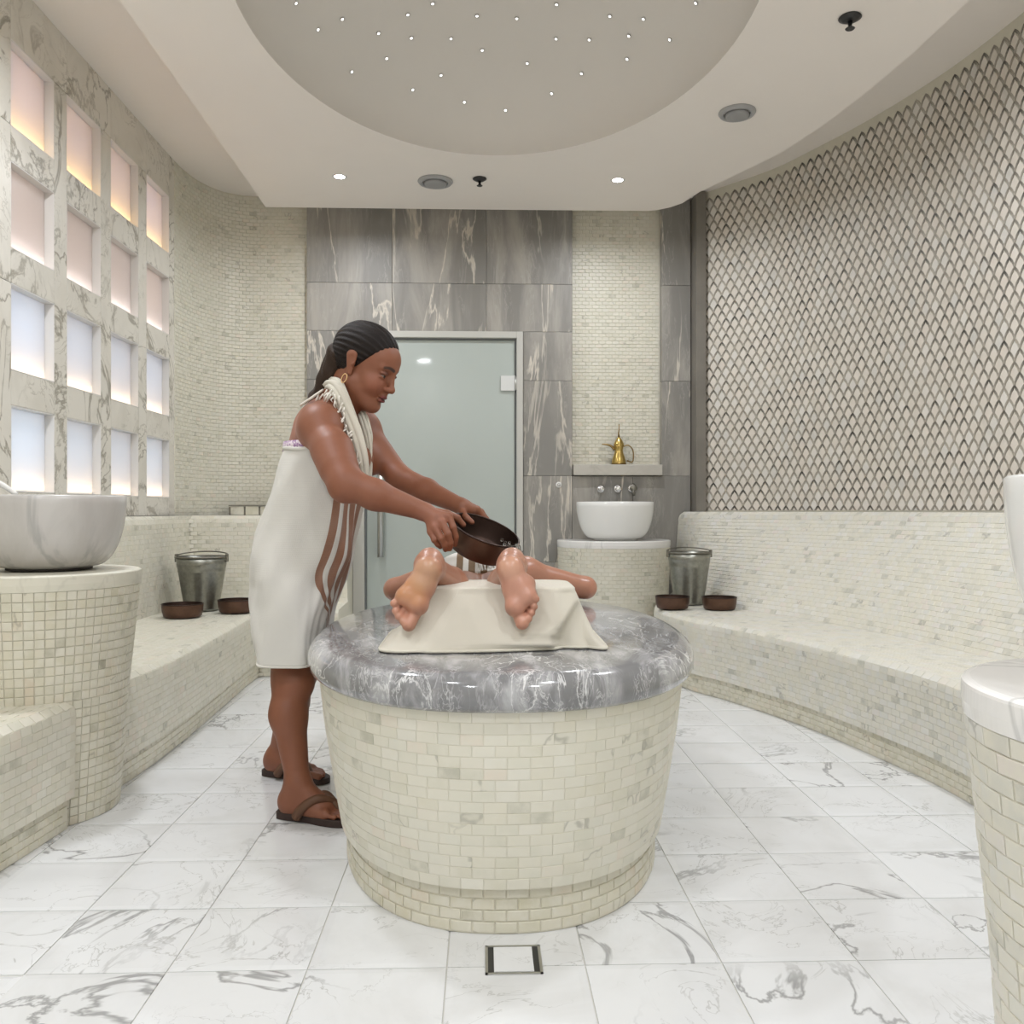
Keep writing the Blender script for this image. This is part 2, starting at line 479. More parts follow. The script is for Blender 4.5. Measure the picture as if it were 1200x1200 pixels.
def scale_shape():
    """one pointed scale in unit wall coordinates (u across, w up, h out): arch-shaped outline piece and lancet centre"""
    hw, st = SWID / 2, SSTEP
    th = .0115
    def arch(e):      # right half from tip down to the neighbours' tip, bowed outwards
        pts = []
        for k in range(5):
            a = k / 4
            x = (hw) * (a + .16 * math.sin(a * PI)) + e * (.9 if a < .9 else .8)
            y = -st * a * (1 - .10 * math.sin(a * PI)) + e * (1.25 - .85 * a)
            pts.append((x if k else 0, y))
        return pts
    o, i = arch(0.0), arch(-th * .55)
    o = [(max(x, 0), y) for x, y in arch(th * .30)]
    i = [(max(x, 0), y) for x, y in i]
    V, Fc, mi, fade = [], [], [], []
    H = .003
    for s in (1, -1):
        b = len(V)
        for (x, y), (x2, y2) in zip(o, i):
            V += [(s * x, y, 0), (s * x, y, H), (s * x2, y2, H), (s * x2, y2, 0)]
        for k in range(len(o) - 1):
            p, q = b + 4 * k, b + 4 * k + 4
            for a in range(3):
                fq_ = (p + a, q + a, q + a + 1, p + a + 1)
                Fc.append(fq_[::-1] if s > 0 else fq_); mi.append(0); fade.append(k / 3)
    g = .0022          # centre: a lancet that fills the diamond below the arch
    top = [(max(0, x - g * .9), y - g * 1.3) for x, y in i]
    prof = [(s_x, s_y) for s_x, s_y in top]
    low = [((hw - g - th * .4) * (1 - k / 4) * (1 + .10 * math.sin(k / 4 * PI)) , -st - (st - th * 1.5) * (k / 4)) for k in range(1, 5)]
    right = prof + low
    left = [(-x, y) for x, y in right[::-1] if x > 1e-6]
    ring = right + left
    b = len(V)
    cx, cy = 0, -st
    for x, y in ring: V.append((x, y, 0))
    for x, y in ring: V.append((x * .96, cy + (y - cy) * .97, H * .9))
    m = len(ring)
    Fc.append(tuple(b + m + k for k in range(m))[::-1]); mi.append(1); fade.append(0)
    for k in range(m):
        q = (k + 1) % m
        Fc.append((b + q, b + k, b + m + k, b + m + q)); mi.append(1); fade.append(0)
    return np.array(V), Fc, mi, fade
sv, sf, smi, sfade = scale_shape()
seg = np.linalg.norm(np.diff(W_R, axis=0), axis=1)
sW = np.concatenate([[0], np.cumsum(seg)])
def wall_frame(x):
    i = min(max(int(np.searchsorted(sW, x)) - 1, 0), len(sW) - 2)
    k = (x - sW[i]) / (sW[i + 1] - sW[i])
    p = W_R[i] * (1 - k) + W_R[i + 1] * k
    tg = (W_R[i + 1] - W_R[i]); tg /= np.linalg.norm(tg)
    return p, tg, np.array([tg[1], -tg[0]])
cells = []
r, z = 0, 1.005
while True:
    tip = 1.03 + r * SSTEP
    if tip > 3.285: break
    x = .04 + (SWID / 2 if r % 2 else 0)
    while x < sW[-1] - .05:
        cells.append((x, tip)); x += SWID
    r += 1
me_scale = None
fr = []
for x, tip in cells:
    p, tg, nn = wall_frame(x)
    if nn @ (np.array([0.0, 3.0]) - p) < 0: nn = -nn
    fr.append((p, tg, nn, tip))
info = []
for k, (p, tg, nn, tip) in enumerate(fr):
    c = np.array([p[0], p[1], tip - SSTEP])
    X, Y, zc = project(c)
    vv = CAMP[:2] - p
    face = abs(nn @ vv) / np.linalg.norm(vv)
    info.append((SWID * face * F / zc if (0 < X < 1200 and 0 < Y < 1200 and p[1] > 3.2) else -1))
order = np.argsort(-np.array(info))[:300]
single = set(int(i) for i in order if info[i] > 0)
low_clip = 1.0
me_scale = mesh_data('scale_tile', sv[:, [0, 1, 2]], [q for q in sf], SM, mat_idx=smi)
me_scale.attributes.new('fade', 'FLOAT', 'FACE').data.foreach_set('value', np.array(sfade, np.float32))
V, Fc, mi, rn = [], [], [], []
nb = 0
for k, (p, tg, nn, tip) in enumerate(fr):
    up = np.array([0, 0, 1.0]); t3 = np.array([tg[0], tg[1], 0]); n3 = np.array([nn[0], nn[1], 0])
    if np.cross(t3, up) @ n3 < 0: t3 = -t3
    if k in single and tip - 2 * SSTEP > 1.0:
        o = bpy.data.objects.new('scale_tile', me_scale)
        m = Matrix.Identity(4)
        for a in range(3): m[a][0], m[a][1], m[a][2], m[a][3] = t3[a], up[a], n3[a], (p[0], p[1], tip)[a]
        o.parent = wall_right; o.matrix_parent_inverse = Matrix.Translation(-wall_right.location); o.matrix_basis = m
        COL.objects.link(o)
        continue
    q = np.array([p[0], p[1], tip]) + np.outer(sv[:, 0], t3) + np.outer(sv[:, 1], up) + np.outer(sv[:, 2], n3)
    q[:, 2] = np.maximum(q[:, 2], low_clip)
    V.append(q); Fc += [tuple(i + nb for i in a) for a in sf]; mi += smi; rn += [random.random()] * len(sf); nb += len(sv)
o = obj('scale_mosaic', (np.vstack(V), Fc), SM, wall_right, mat_idx=mi)
o['kind'] = 'stuff'
o.data.attributes.new('rnd', 'FLOAT', 'FACE').data.foreach_set('value', np.array(rn, np.float32))
o.data.attributes.new('fade', 'FLOAT', 'FACE').data.foreach_set('value', np.array(sfade * (len(rn) // len(sfade)), np.float32))

# back wall: flat part with the corner fillet on the left
YB = 6.5
bw = [(-2.03, 5.85), (-2.022, 6.0), (-1.985, 6.2), (-1.90, 6.38), (-1.78, 6.47), (-1.62, YB), (-1.28, YB), (1.75, YB)]
bw = np.vstack([catmull(bw[:7], 60), [bw[7]]])
bo = bw + np.array([0, .2])
n = len(bw)
v = np.vstack([c3(bw, 0), c3(bw, ZT), c3(bo, 0), c3(bo, ZT)])
f = []
for i in range(n - 1):
    f += [(i + 1, i, n + i, n + i + 1), (2 * n + i, 2 * n + i + 1, 3 * n + i + 1, 3 * n + i), (n + i + 1, n + i, 3 * n + i, 3 * n + i + 1)]
f += [(n - 1, 2 * n - 1, 4 * n - 1, 3 * n - 1), (0, 2 * n, 3 * n, n)]
wall_back = props(obj('wall_back', (v, f), M['grout']), 'back wall with cream mosaic and grey marble panels around the door', 'wall', kind='structure')
wl = bw[:60]
qs = band_quads(c3(wl, .96), c3(wl, 3.29), .05, .0265)
niche = np.array([(.66, YB), (1.31, YB)])
qs += band_quads(c3(niche, 1.335), c3(niche, 3.29), .05, .0265)
tile_field(wall_back, qs, M['tile'], t=.003, gap=.002, max_parts=0)
# grey marble panels, each a slab standing proud of the wall
def panel(x0, x1, z0, z1, y=YB - .075, th=.07, mat='grey', parent=None, name='panel'):
    g = .0009
    return obj(name, box(x0 + g, x1 - g, y, y + th, z0 + g, z1 - g, .003), M[mat], parent or wall_back)
DL, DR, DT = -.86, .245, 2.262       # opening in the grey panels for the door (frame outside edges below)
FXL, FXR, FZT = -.945, .292, 2.305
for x0, x1 in ((-1.28, -.661), (-.661, .025), (.025, .655)):
    panel(x0, x1, 2.656, 3.29)
panel(-1.28, -.661, FZT + .002, 2.656); panel(-.661, .025, FZT + .002, 2.656); panel(.025, .655, FZT + .002, 2.656)
panel(-1.28, FXL - .002, 1.95, FZT + .002); panel(-1.28, FXL - .002, 1.252, 1.95); panel(-1.28, FXL - .002, .96, 1.252)
panel(FXR + .002, .655, 1.95, FZT + .002); panel(FXR + .002, .655, 1.252, 1.95)
for z0, z1 in ((2.656, 3.29), (1.95, 2.656), (1.252, 1.95)):
    panel(1.315, 1.53, z0, z1)
panel(FXR + .002, .655, 0, .62); panel(FXR + .002, .655, .62, 1.252)
panel(.655, 1.1, .62, 1.252); panel(1.1, 1.53, .62, 1.252); panel(.655, 1.1, 0, .62); panel(1.1, 1.53, 0, .62)
props(obj('trim_1', box(1.535, 1.605, 6.27, 6.45, .9, 3.29, .004), plain('brown_grey_jamb', (.19, .175, .15), .4, 6, .25)), 'brown grey marble jamb at the end of the scale mosaic wall', 'trim', kind='structure')

# left wall with its marble slabs and lit openings
XL = -2.03
wall_left = props(obj('wall_left', join(box(XL - .2, XL - .02, -1.3, 3.84, 0, ZT), box(XL - .2, XL - .02, 3.84, 5.9, 0, 1.0), box(XL - .34, XL - .3, 3.84, 5.9, 1.0, ZT)), M['cala']), 'beige veined marble wall with a grid of lit square openings', 'wall', kind='structure')
YS = [3.85 + .508 * k for k in range(4)]; WW = .384
ZS = [1.08 + .526 * k for k in range(4)]; WH = .374
def slab(y0, y1, z0, z1):
    g = .0012
    obj('slab', box(XL - .02, XL, y0 + g, y1 - g, z0 + g, z1 - g, .0015), M['cala'], wall_left)
slab(5.374 + WW, 5.87, .966, ZT)
for k in range(4):
    y0 = YS[k]
    slab(y0 + WW, YS[k + 1] if k < 3 else y0 + WW + .005, .966, 3.03) if k < 3 else None
    slab(y0, y0 + WW, .966, ZS[0])
    for j in range(3): slab(y0, y0 + WW, ZS[j] + WH, ZS[j + 1])
    slab(y0, y0 + WW + (.508 - WW if k < 3 else 0), ZS[3] + WH, ZT)
for y0, y1 in ((2.6, 3.22), (3.22, YS[0])):
    for z0, z1 in ((.966, 1.98), (1.98, 2.66), (2.66, ZT)): slab(y0, y1, z0, z1)
for y0, y1 in ((-1.3, .7), (.7, 2.6)): slab(y0, y1, .97, ZT)
PALE = M['reveal']
rowset = {  # row from the bottom: cool colour, cool power, warm colour, warm power
    0: ((.50, .76, 1.0), .38, (1.0, .74, .48), .62),
    1: ((.54, .76, 1.0), .36, (1.0, .74, .48), .55),
    2: ((1.0, .68, .46), .17, (1.0, .84, .74), .40),
    3: ((.74, .72, 1.0), .22, (1.0, .62, .22), .75)}
colname = ['nearest column', 'second column', 'third column', 'farthest column']
rowname = ['bottom row', 'second row from the bottom', 'third row from the bottom', 'top row']
wi = 0
for j in range(4):
    for k in range(4):
        wi += 1
        y0, z0 = YS[k], ZS[j]; y1, z1 = y0 + WW, z0 + WH
        glow = {0: 'pale blue', 1: 'white', 2: 'peach', 3: 'lilac and amber'}[j]
        wr = thing(f'window_{wi}', (XL, (y0 + y1) / 2, z0), f'{glow} lit frosted opening, {rowname[j]}, {colname[k]}', 'window', kind='structure')
        e, xa, xb = .004, XL - .045, XL - .001
        obj('window_frame', join(box(xa, xb, y0, y0 + e, z0, z1), box(xa, xb, y1 - e, y1, z0, z1), box(xa, xb, y0, y1, z0, z0 + e), box(xa, xb, y0, y1, z1 - e, z1)), PALE, wr)
        obj('pane', box(xa - .006, xa, y0 + .002, y1 - .002, z0 + .002, z1 - .002), M['pane'], wr)
        xc, xd = XL - .20, xa - .007
        obj('light_box', join(box(xc - .004, xc, y0, y1, z0, z1), box(xc, xd, y0, y0 + e, z0, z1), box(xc, xd, y1 - e, y1, z0, z1), box(xc, xd, y0, y1, z0 - .0, z0 + e), box(xc, xd, y0, y1, z1 - e, z1)), PALE, wr)
        cc, cw, wc, ww = rowset[j]
        cw *= {0: 1.25, 1: .95, 2: .8, 3: .9}[k] if j < 2 else {0: 1.0, 1: .85, 2: .8, 3: 1.05}[k]
        for nm, loc, rot, sx, sy, cl, en in (('cool_lamp', (xc + .012, (y0 + y1) / 2, (z0 + z1) / 2 + .02), (0, -PI / 2, 0), .30, .34, cc, cw), ('strip_lamp', (xd - .016, (y0 + y1) / 2, z0 + .010), (PI, 0, 0), .018, .36, wc, ww)):
            ld = bpy.data.lights.new(nm, 'AREA'); ld.shape = 'RECTANGLE'; ld.size = sx; ld.size_y = sy; ld.color = cl; ld.energy = en
            lo = bpy.data.objects.new(nm, ld); lo.location = loc; lo.rotation_euler = rot
            link(lo, wr)

# wall behind the camera
props(obj('wall_front', box(-2.2, 2.6, -1.4, -1.2, 0, ZT), M['wallpaint']), 'plain pale wall behind the viewpoint', 'wall', kind='structure')

# ceiling: upper ceiling, lowered soffit with the dome
DC = (.06, 3.7); DA, DB, DH = 1.08, 1.5, .55
ell = superellipse(DC[0], DC[1], DA, DB, 2, 96)
def fill_between(outer, inner, z):
    bm = bmesh.new()
    for loop in (outer, inner):
        vs = [bm.verts.new((x, y, z)) for x, y in loop]
        for i in range(len(vs)): bm.edges.new((vs[i], vs[(i + 1) % len(vs)]))
    bmesh.ops.triangle_fill(bm, use_beauty=True, edges=bm.edges[:], normal=(0, 0, -1))
    for q in bm.faces:
        if q.normal.z > 0: q.normal_flip()
    return from_bm(bm)
up_in = superellipse(DC[0], DC[1], DA + .05, DB + .05, 2, 64)
g1 = fill_between([(-2.3, -1.4), (2.9, -1.4), (2.9, 6.8), (-2.3, 6.8)], up_in, ZT)
g2 = fill_between([(-2.3, -1.4), (2.9, -1.4), (2.9, 6.8), (-2.3, 6.8)], up_in, ZT + .05)
ceiling = props(obj('ceiling', join(g1, g2), M['plaster']), 'pale plaster ceiling with a lowered soffit and an oval dome', 'ceiling', kind='structure')
rim = [(-1.495, 1.2)] + [(-1.495, y) for y in (2.4, 3.6, 4.8)] + [(-1.505, 6.14), (0, 6.14), (1.15, 6.13), (1.22, 6.11), (1.30, 6.05), (1.364, 5.965), (1.429, 5.753), (1.60, 5.42), (1.754, 5.094), (1.85, 4.75), (1.923, 4.371), (1.975, 3.97), (2.0, 3.572), (2.0, 3.1), (1.96, 2.6), (1.87, 2.1), (1.73, 1.65), (1.55, 1.3), (1.3, 1.1)]
ZS_ = 3.1
v, f = fill_between(rim, ell, ZS_)
m = len(rim)
sv2 = np.vstack([c3(rim, ZS_), c3(rim, ZT)])
sf2 = [(i, (i + 1) % m, m + (i + 1) % m, m + i) for i in range(m)]
obj('soffit', join((v, f), (sv2, sf2)), M['plaster'], ceiling)
rings = []
for k in range(25):
    a = k / 24 * PI / 2
    rings.append(c3(superellipse(DC[0], DC[1], DA * max(math.cos(a), .0005), DB * max(math.cos(a), .0005), 2, 96), ZS_ + DH * math.sin(a)))
v = np.vstack(rings)
obj('dome', (v, grid_faces(96, 25, closed_u=True, flip=True)), M['dome'], ceiling, smooth=True)

STARS = [(-0.254, 4.433, 3.552), (-0.382, 4.471, 3.515), (-0.693, 4.344, 3.416), (-0.536, 4.522, 3.446), (-0.376, 4.616, 3.475), (-0.17, 4.668, 3.503), (-0.031, 4.539, 3.554), (0.175, 4.549, 3.55), (-0.004, 4.755, 3.49), (-0.512, 4.679, 3.398), (-0.69, 4.632, 3.3), (-0.233, 4.872, 3.409), (-0.391, 4.898, 3.338), (-0.107, 5.034, 3.337), (0.13, 5.079, 3.314), (0.243, 4.817, 3.455), (0.388, 4.95, 3.354), (0.539, 4.788, 3.389), (0.757, 4.584, 3.367), (0.387, 4.638, 3.496), (0.557, 4.584, 3.465), (0.745, 4.46, 3.421), (0.372, 4.425, 3.555), (0.639, 4.401, 3.487), (0.795, 4.323, 3.432), (0.927, 4.327, 3.334), (-0.866, 4.09, 3.344), (-0.805, 4.307, 3.342), (0.988, 4.042, 3.352)]
star0 = None
for p in STARS:
    p = np.array(p)
    nn = np.array([(p[0] - DC[0]) / DA ** 2, (p[1] - DC[1]) / DB ** 2, (p[2] - ZS_) / DH ** 2]); nn = -nn / np.linalg.norm(nn)
    q = Vector((0, 0, 1)).rotation_difference(Vector(nn))
    st = thing('star_light', p + nn * .001, 'tiny white star light set in the oval dome', 'light', 'star lights in the dome')
    st.rotation_mode = 'QUATERNION'; st.rotation_quaternion = q
    if star0 is None:
        a = mesh_data('bezel', *lathe([(.0075, 0), (.0105, .002), (.0105, .006), (.0075, .006), (.0075, .001)], seg=16, cap0=False, cap1=False), M['steel'], True)
        b = mesh_data('lens', *lathe([(.0075, .001), (.0065, .005), (.003, .008)], seg=12), M['star'], True)
        star0 = (a, b)
    for nm, d in zip(('bezel', 'lens'), star0):
        c = bpy.data.objects.new(nm, d); c.parent = st; COL.objects.link(c)

# downlights in the soffit
def downlight(x, y, label, watts, ZS_=ZS_):
    t = thing('downlight', (x, y, ZS_), label, 'light', 'downlights in the soffit')
    obj('trim_ring', lathe([(.032, -.001), (.045, -.004), (.048, -.001), (.048, .004)], (x, y, ZS_), 32, cap0=False, cap1=False), M['reveal'], t, True)
    obj('lens', lathe([(.0, -.0015), (.032, -.0015)], (x, y, ZS_), 32, cap0=False, cap1=False), M['lamp'], t)
    ld = bpy.data.lights.new('downlight', 'AREA'); ld.shape = 'DISK'; ld.size = .07 if y > 4 else .20; ld.color = DOWN_COL; ld.energy = DOWNLIGHT_W * watts; ld.spread = math.radians(170)
    lo = bpy.data.objects.new('bulb', ld); lo.location = (x, y, ZS_ - .006)
    link(lo, t)
downlight(-.902, 5.564, 'small round white downlight in the soffit above the standing woman', 14)
downlight(.857, 5.563, 'small round white downlight in the soffit above the white wash basin', 14)
for x, y, wt_, zc in ((-1.3, 3.2, 23, ZS_), (1.6, 3.2, 23, ZS_), (-1.1, .75, 20, ZT), (1.0, .75, 20, ZT), (-.9, -.65, 19, ZT), (.9, -.65, 19, ZT)):  # unseen downlights added to brighten the room and the faces towards the camera
    downlight(x, y, 'added unseen downlight in the near part of the ceiling', wt_, zc)

# vents and sprinklers
def vent(x, y, r, label):
    t = thing('ceiling_vent', (x, y, ZS_), label, 'vent', 'round ceiling vents')
    obj('rim', lathe([(r * .98, 0), (r, -.006), (r * .93, -.016), (r * .74, -.018), (r * .70, -.006)], (x, y, ZS_), 40, cap0=False, cap1=False), M['grille'], t, True)
    obj('disc', lathe([(.001, -.03), (r * .5, -.03), (r * .62, -.026), (r * .64, -.012), (r * .3, -.005)], (x, y, ZS_), 40), plain('vent_disc', (.30, .30, .30), .5), t, True)
vent(-.304, 5.615, .112, 'round grey ceiling vent between the woman and the dark sprinkler')
vent(1.339, 4.59, .097, 'round grey ceiling vent near the scale mosaic wall')
def sprinkler(x, y, s, label):
    t = thing('sprinkler', (x, y, ZS_), label, 'sprinkler', 'dark ceiling sprinklers')
    obj('cup', lathe([(.052 * s, 0), (.056 * s, -.005), (.034 * s, -.016), (.015 * s, -.02)], (x, y, ZS_), 24, cap0=False), M['black'], t, True)
    obj('head', lathe([(.013 * s, -.058 * s), (.017 * s, -.054 * s), (.009 * s, -.045 * s), (.013 * s, -.018)], (x, y, ZS_), 16), M['black'], t, True)
    obj('deflector', lathe([(.02 * s, -.062 * s), (.024 * s, -.058 * s)], (x, y, ZS_), 16), M['black'], t)
sprinkler(-.021, 5.563, .8, 'small dark sprinkler head between the two back downlights')
sprinkler(1.562, 3.693, .85, 'dark sprinkler head nearest the viewpoint above the curved wall')

# ------------------------------------------------------------------ door
dr = thing('door_1', ((FXL + FXR) / 2, YB - .06, 0), 'pale frosted glass door in a grey frame', 'door', kind='structure')
yd0, yd1 = YB - .095, YB - .03
obj('door_frame', join(box(FXL, -.862, yd0, yd1, 0, FZT, .004), box(.246, FXR, yd0, yd1, 0, FZT, .004), box(-.862, .246, yd0, yd1, 2.258, FZT, .004)), M['frame'], dr)
obj('door_stop', join(box(-.862, -.848, yd0 + .03, yd1, 0, 2.258), box(.234, .246, yd0 + .03, yd1, 0, 2.258), box(-.848, .234, yd0 + .03, yd1, 2.246, 2.258)), plain('door_seal', (.16, .17, .17), .5), dr)
obj('glass_panel', box(-.846, .232, yd0 + .035, yd0 + .047, .01, 2.244, .002), M['door'], dr)
hx = -.742
hd = obj('handle', join(tube([(hx, yd0 - .02, .66), (hx, yd0 - .02, 1.40)], .022, 14)), M['steel'], dr, True)
obj('handle_fixing', join(tube([(hx, yd0 + .035, .74), (hx, yd0 - .02, .74)], .012, 10), tube([(hx, yd0 + .035, 1.32), (hx, yd0 - .02, 1.32)], .012, 10)), M['steel'], dr, True)
for zc in (1.93, .3):
    hg = obj('hinge', box(.13, .238, yd0 + .018, yd0 + .034, zc - .055, zc + .055, .003), plain('hinge_plate', (.66, .67, .65), .35), dr)
    obj('hinge_knuckle', tube([(.243, yd0 + .015, zc - .05), (.243, yd0 + .015, zc + .05)], .011, 12), M['steel'], dr, True)

# ------------------------------------------------------------------ benches
def lerp_off(a, b, d):
    u = b - a
    return a + u / np.linalg.norm(u, axis=1)[:, None] * d
def bench(name, S, B, T, W, label, seat_z, top_z, flip, mat, max_parts, rest='mosaic', zlow=.10):
    lo = np.vstack([S, B]).mean(0)
    t = thing(name, (lo[0], lo[1], 0), label, 'bench', 'tiled benches along the walls')
    nose = lerp_off(S, B, -.012)
    prof = [(lerp_off(S, B, .022), 0), (lerp_off(S, B, .022), zlow), (S, zlow), (lerp_off(S, B, -.004), seat_z - .045), (lerp_off(S, B, .000), seat_z - .020), (lerp_off(S, B, .022), seat_z), (B, seat_z + .004), (lerp_off(T, B, .012), top_z - .05), (T, top_z - .022), (lerp_off(T, W, .03), top_z), (W, top_z)]
    n = len(S)
    v = np.vstack([c3(c, z) for c, z in prof])
    fc = grid_faces(n, len(prof), flip=flip)
    m = len(prof)
    for e in (0, n - 1):
        base = len(v)
        endv = np.vstack([v[[i * n + e for i in range(m)]], [[prof[-1][0][e][0], prof[-1][0][e][1], 0]]])
        v = np.vstack([v, endv]); fc.append(tuple(base + i for i in range(m + 1)))
    obj('body', (v, fc), M['grout'], t)
    pl = band_quads(c3(prof[0][0], 0.002), c3(prof[1][0], zlow - .001), .05, .0265, flip)
    tile_field(t, pl, M['tile_warm'], .003, .0022, 0, rest='plinth_mosaic')
    qs = band_quads(c3(S, zlow + .001), c3(prof[3][0], seat_z - .045), .05, .0265, flip)
    qs += band_quads(c3(prof[3][0], seat_z - .045), c3(prof[4][0], seat_z - .020), .05, .0265, flip, 1)
    qs += band_quads(c3(prof[4][0], seat_z - .020), c3(prof[5][0], seat_z), .05, .0265, flip)
    qs += band_quads(c3(prof[5][0], seat_z), c3(B, seat_z + .004), .05, .0265, flip, 1)
    qs += band_quads(c3(B, seat_z + .004), c3(prof[7][0], top_z - .05), .05, .0265, flip)
    qs += band_quads(c3(prof[7][0], top_z - .05), c3(T, top_z - .022), .05, .0265, flip, 1)
    qs += band_quads(c3(T, top_z - .022), c3(prof[9][0], top_z), .05, .0265, flip)
    tile_field(t, qs, mat, .0017, .0011, max_parts, rest=rest)
    obj('ledge', (np.vstack([c3(prof[9][0], top_z + .001), c3(W, top_z + .001)]), grid_faces(n, 2, flip=flip)), M['white_marble'], t)
    return t
bench_r = bench('tiled_bench', S_R, B_R, T_R, W_R - (W_R - T_R) * .04, 'curved cream mosaic bench under the scale mosaic wall', .40, .99, False, M['tile_pale'], 300)
def seglines(P, k=8):
    P = np.array(P, float)
    o = [P[i] * (1 - j / k) + P[i + 1] * (j / k) for i in range(len(P) - 1) for j in range(k)]
    return np.array(o + [P[-1]])
# the seat leaves room for the round pedestal at (-1.5, 3.0)
LY = [1.3, 2.0, 2.55, 2.80, 2.712, 2.80, 3.0, 3.20, 3.288, 3.20, 3.5, 3.9, 4.5, 5.0]
SL = seglines([(-1.42, 1.3), (-1.36, 2.0), (-1.305, 2.55), (-1.284, 2.806), (-1.5, 2.712), (-1.70, 2.80), (-1.785, 3.0), (-1.70, 3.20), (-1.5, 3.288), (-1.292, 3.165), (-1.274, 3.5), (-1.277, 3.9), (-1.30, 4.5), (-1.325, 5.0), (-1.33, 5.31), (-1.1, 5.32), (-.87, 5.32)])
BL = seglines([(-1.87, 1.3), (-1.87, 2.0), (-1.87, 2.55), (-1.87, 2.70), (-1.87, 2.80), (-1.87, 2.9), (-1.87, 3.0), (-1.87, 3.1), (-1.87, 3.2), (-1.87, 3.3), (-1.87, 3.5), (-1.87, 3.9), (-1.87, 4.6), (-1.87, 5.3), (-1.865, 5.72), (-1.1, 5.75), (-.88, 5.75)])
TL = BL + np.array([-.065, 0]); WL = BL + np.array([-.15, 0])
for arr, tail in ((TL, [(-1.935, 5.35), (-1.92, 5.82), (-1.1, 5.86), (-.92, 5.86)]), (WL, [(-2.02, 5.5), (-1.93, 6.30), (-1.1, 6.42), (-.948, 6.42)])):
    arr[13 * 8:] = seglines(tail)
bench_l = bench('tiled_bench', SL, BL, TL, WL, 'cream mosaic bench along the wall of lit square openings', .40, .965, False, M['tile'], 300)

# row of blocks with bare dark joints standing on the bench ledge
t = thing('ledge_rack', (-1.63, 6.34, .967), 'three cream blocks with dark joints on the ledge behind the woman', 'blocks')
for k in range(3):
    x0 = -1.80 + .105 * k
    obj('block', box(x0, x0 + .092, 6.33, 6.40, .967, 1.028, .003), M['tile_warm'], t)
obj('joint', join(box(-1.815, -1.48, 6.335, 6.405, .967, 1.024), box(-1.815, -1.48, 6.325, 6.405, 1.029, 1.036)), M['dark_grout'], t)

# ------------------------------------------------------------------ pedestals, basins
def pedestal(cx, cy, r0, r1, h, label, mat, grout, tw, th, bond, max_parts, cap_mat, back=None):
    def fit(g):
        if back is not None: g[0][:, 1] = np.minimum(g[0][:, 1], back)
        return g
    t = thing('basin_pedestal', (cx, cy, 0), label, 'pedestal', 'round mosaic pedestals of the basins')
    prof = [(r0, 0), (r0 + (r1 - r0) * .5 - .004, h * .5), (r1 - .001, h - .05)]
    obj('core', fit(lathe(prof, (cx, cy, 0), 64)), M[grout], t, back is None)
    a = np.linspace(0, 2 * PI, 129)
    qs = []
    for (ra, za), (rb, zb) in zip(prof[:-1], prof[1:]):
        qs += band_quads(np.stack([cx + ra * np.cos(a), cy + ra * np.sin(a), np.full(129, za)], 1), np.stack([cx + rb * np.cos(a), cy + rb * np.sin(a), np.full(129, zb)], 1), tw, th, bond=bond)
    if back is not None: qs = [k for k in qs if max(p[1] for p in k) < back]
    tile_field(t, qs, mat, .003, .002, max_parts)
    obj('top_slab', fit(lathe([(r1 - .03, h - .052), (r1 + .002, h - .05), (r1 + .0045, h - .03), (r1 + .004, h - .008), (r1 + .003, h - .004), (r1 - .002, h - .001), (r1 - .008, h), (r1 - .012, h), (.001, h)], (cx, cy, 0), 160, cap1=False)), cap_mat, t, False)
    return t
pedestal(-1.5, 3.0, .255, .322, .80, 'round pedestal of small square mosaic under the marble basin', M['tile_warm'], 'old_grout', .0285, .0285, False, 300, M['tile'])
pedestal(.956, 1.13, .225, .285, .76, 'cut off white mosaic pedestal at the right edge, nearest of all', M['tile_pale'], 'grout', .056, .028, True, 300, M['white_marble'])
pedestal(.935, 6.27, .385, .40, .79, 'wide cream mosaic pedestal under the white basin at the back wall', M['tile'], 'grout', .05, .0265, True, 300, M['white_marble'], 6.42)
def basin(cx, cy, z, r, h, rb, label, mat, foot=True):
    t = thing('basin', (cx, cy, z), label, 'basin', 'round wash basins on pedestals')
    pr = []
    for k in range(13):
        a = k / 12 * PI / 2
        pr.append((rb + (r - rb) * math.sin(a) ** .85, z + .012 + (h - .012) * (1 - math.cos(a)) ** .95))
    inner = [(p[0] - .016, p[1] + .016 * (1 - k / 12)) for k, p in enumerate(pr)][::-1]
    prof = [(rb - .01, z + .006)] + pr + [(r - .004, z + h + .004), (r - .012, z + h + .004)] + inner + [(.001, z + .03)]
    obj('bowl', lathe(prof, (cx, cy, 0), 72, cap1=False), mat, t, True)
    obj('foot_ring', lathe([(rb - .012, z + .0005), (rb - .004, z + .003), (rb - .004, z + .012), (rb - .03, z + .012)], (cx, cy, 0), 48), M['dark'] if foot else mat, t, True)
    obj('drain_cap', lathe([(.03, z + .03), (.028, z + .036), (.005, z + .037)], (cx, cy, 0), 24), M['chrome'], t, True)
    return t
basin(-1.455, 3.0, .80, .238, .245, .135, 'grey veined marble basin on the square mosaic pedestal', marble('basin_marble', (.56, .54, .52), (.30, .295, .29), 3.0, .06, .55, (.45, .43, .41), .6, .25, 0, (1.4, 1.4, .25), (.4, .6)))
basin(.956, 1.13, .76, .235, .285, .12, 'cut off white basin at the right edge above the nearest pedestal', M['ceramic'], False)
basin(.925, 6.13, .79, .270, .265, .155, 'white ceramic basin at the back wall below the shelf', M['ceramic'], False)
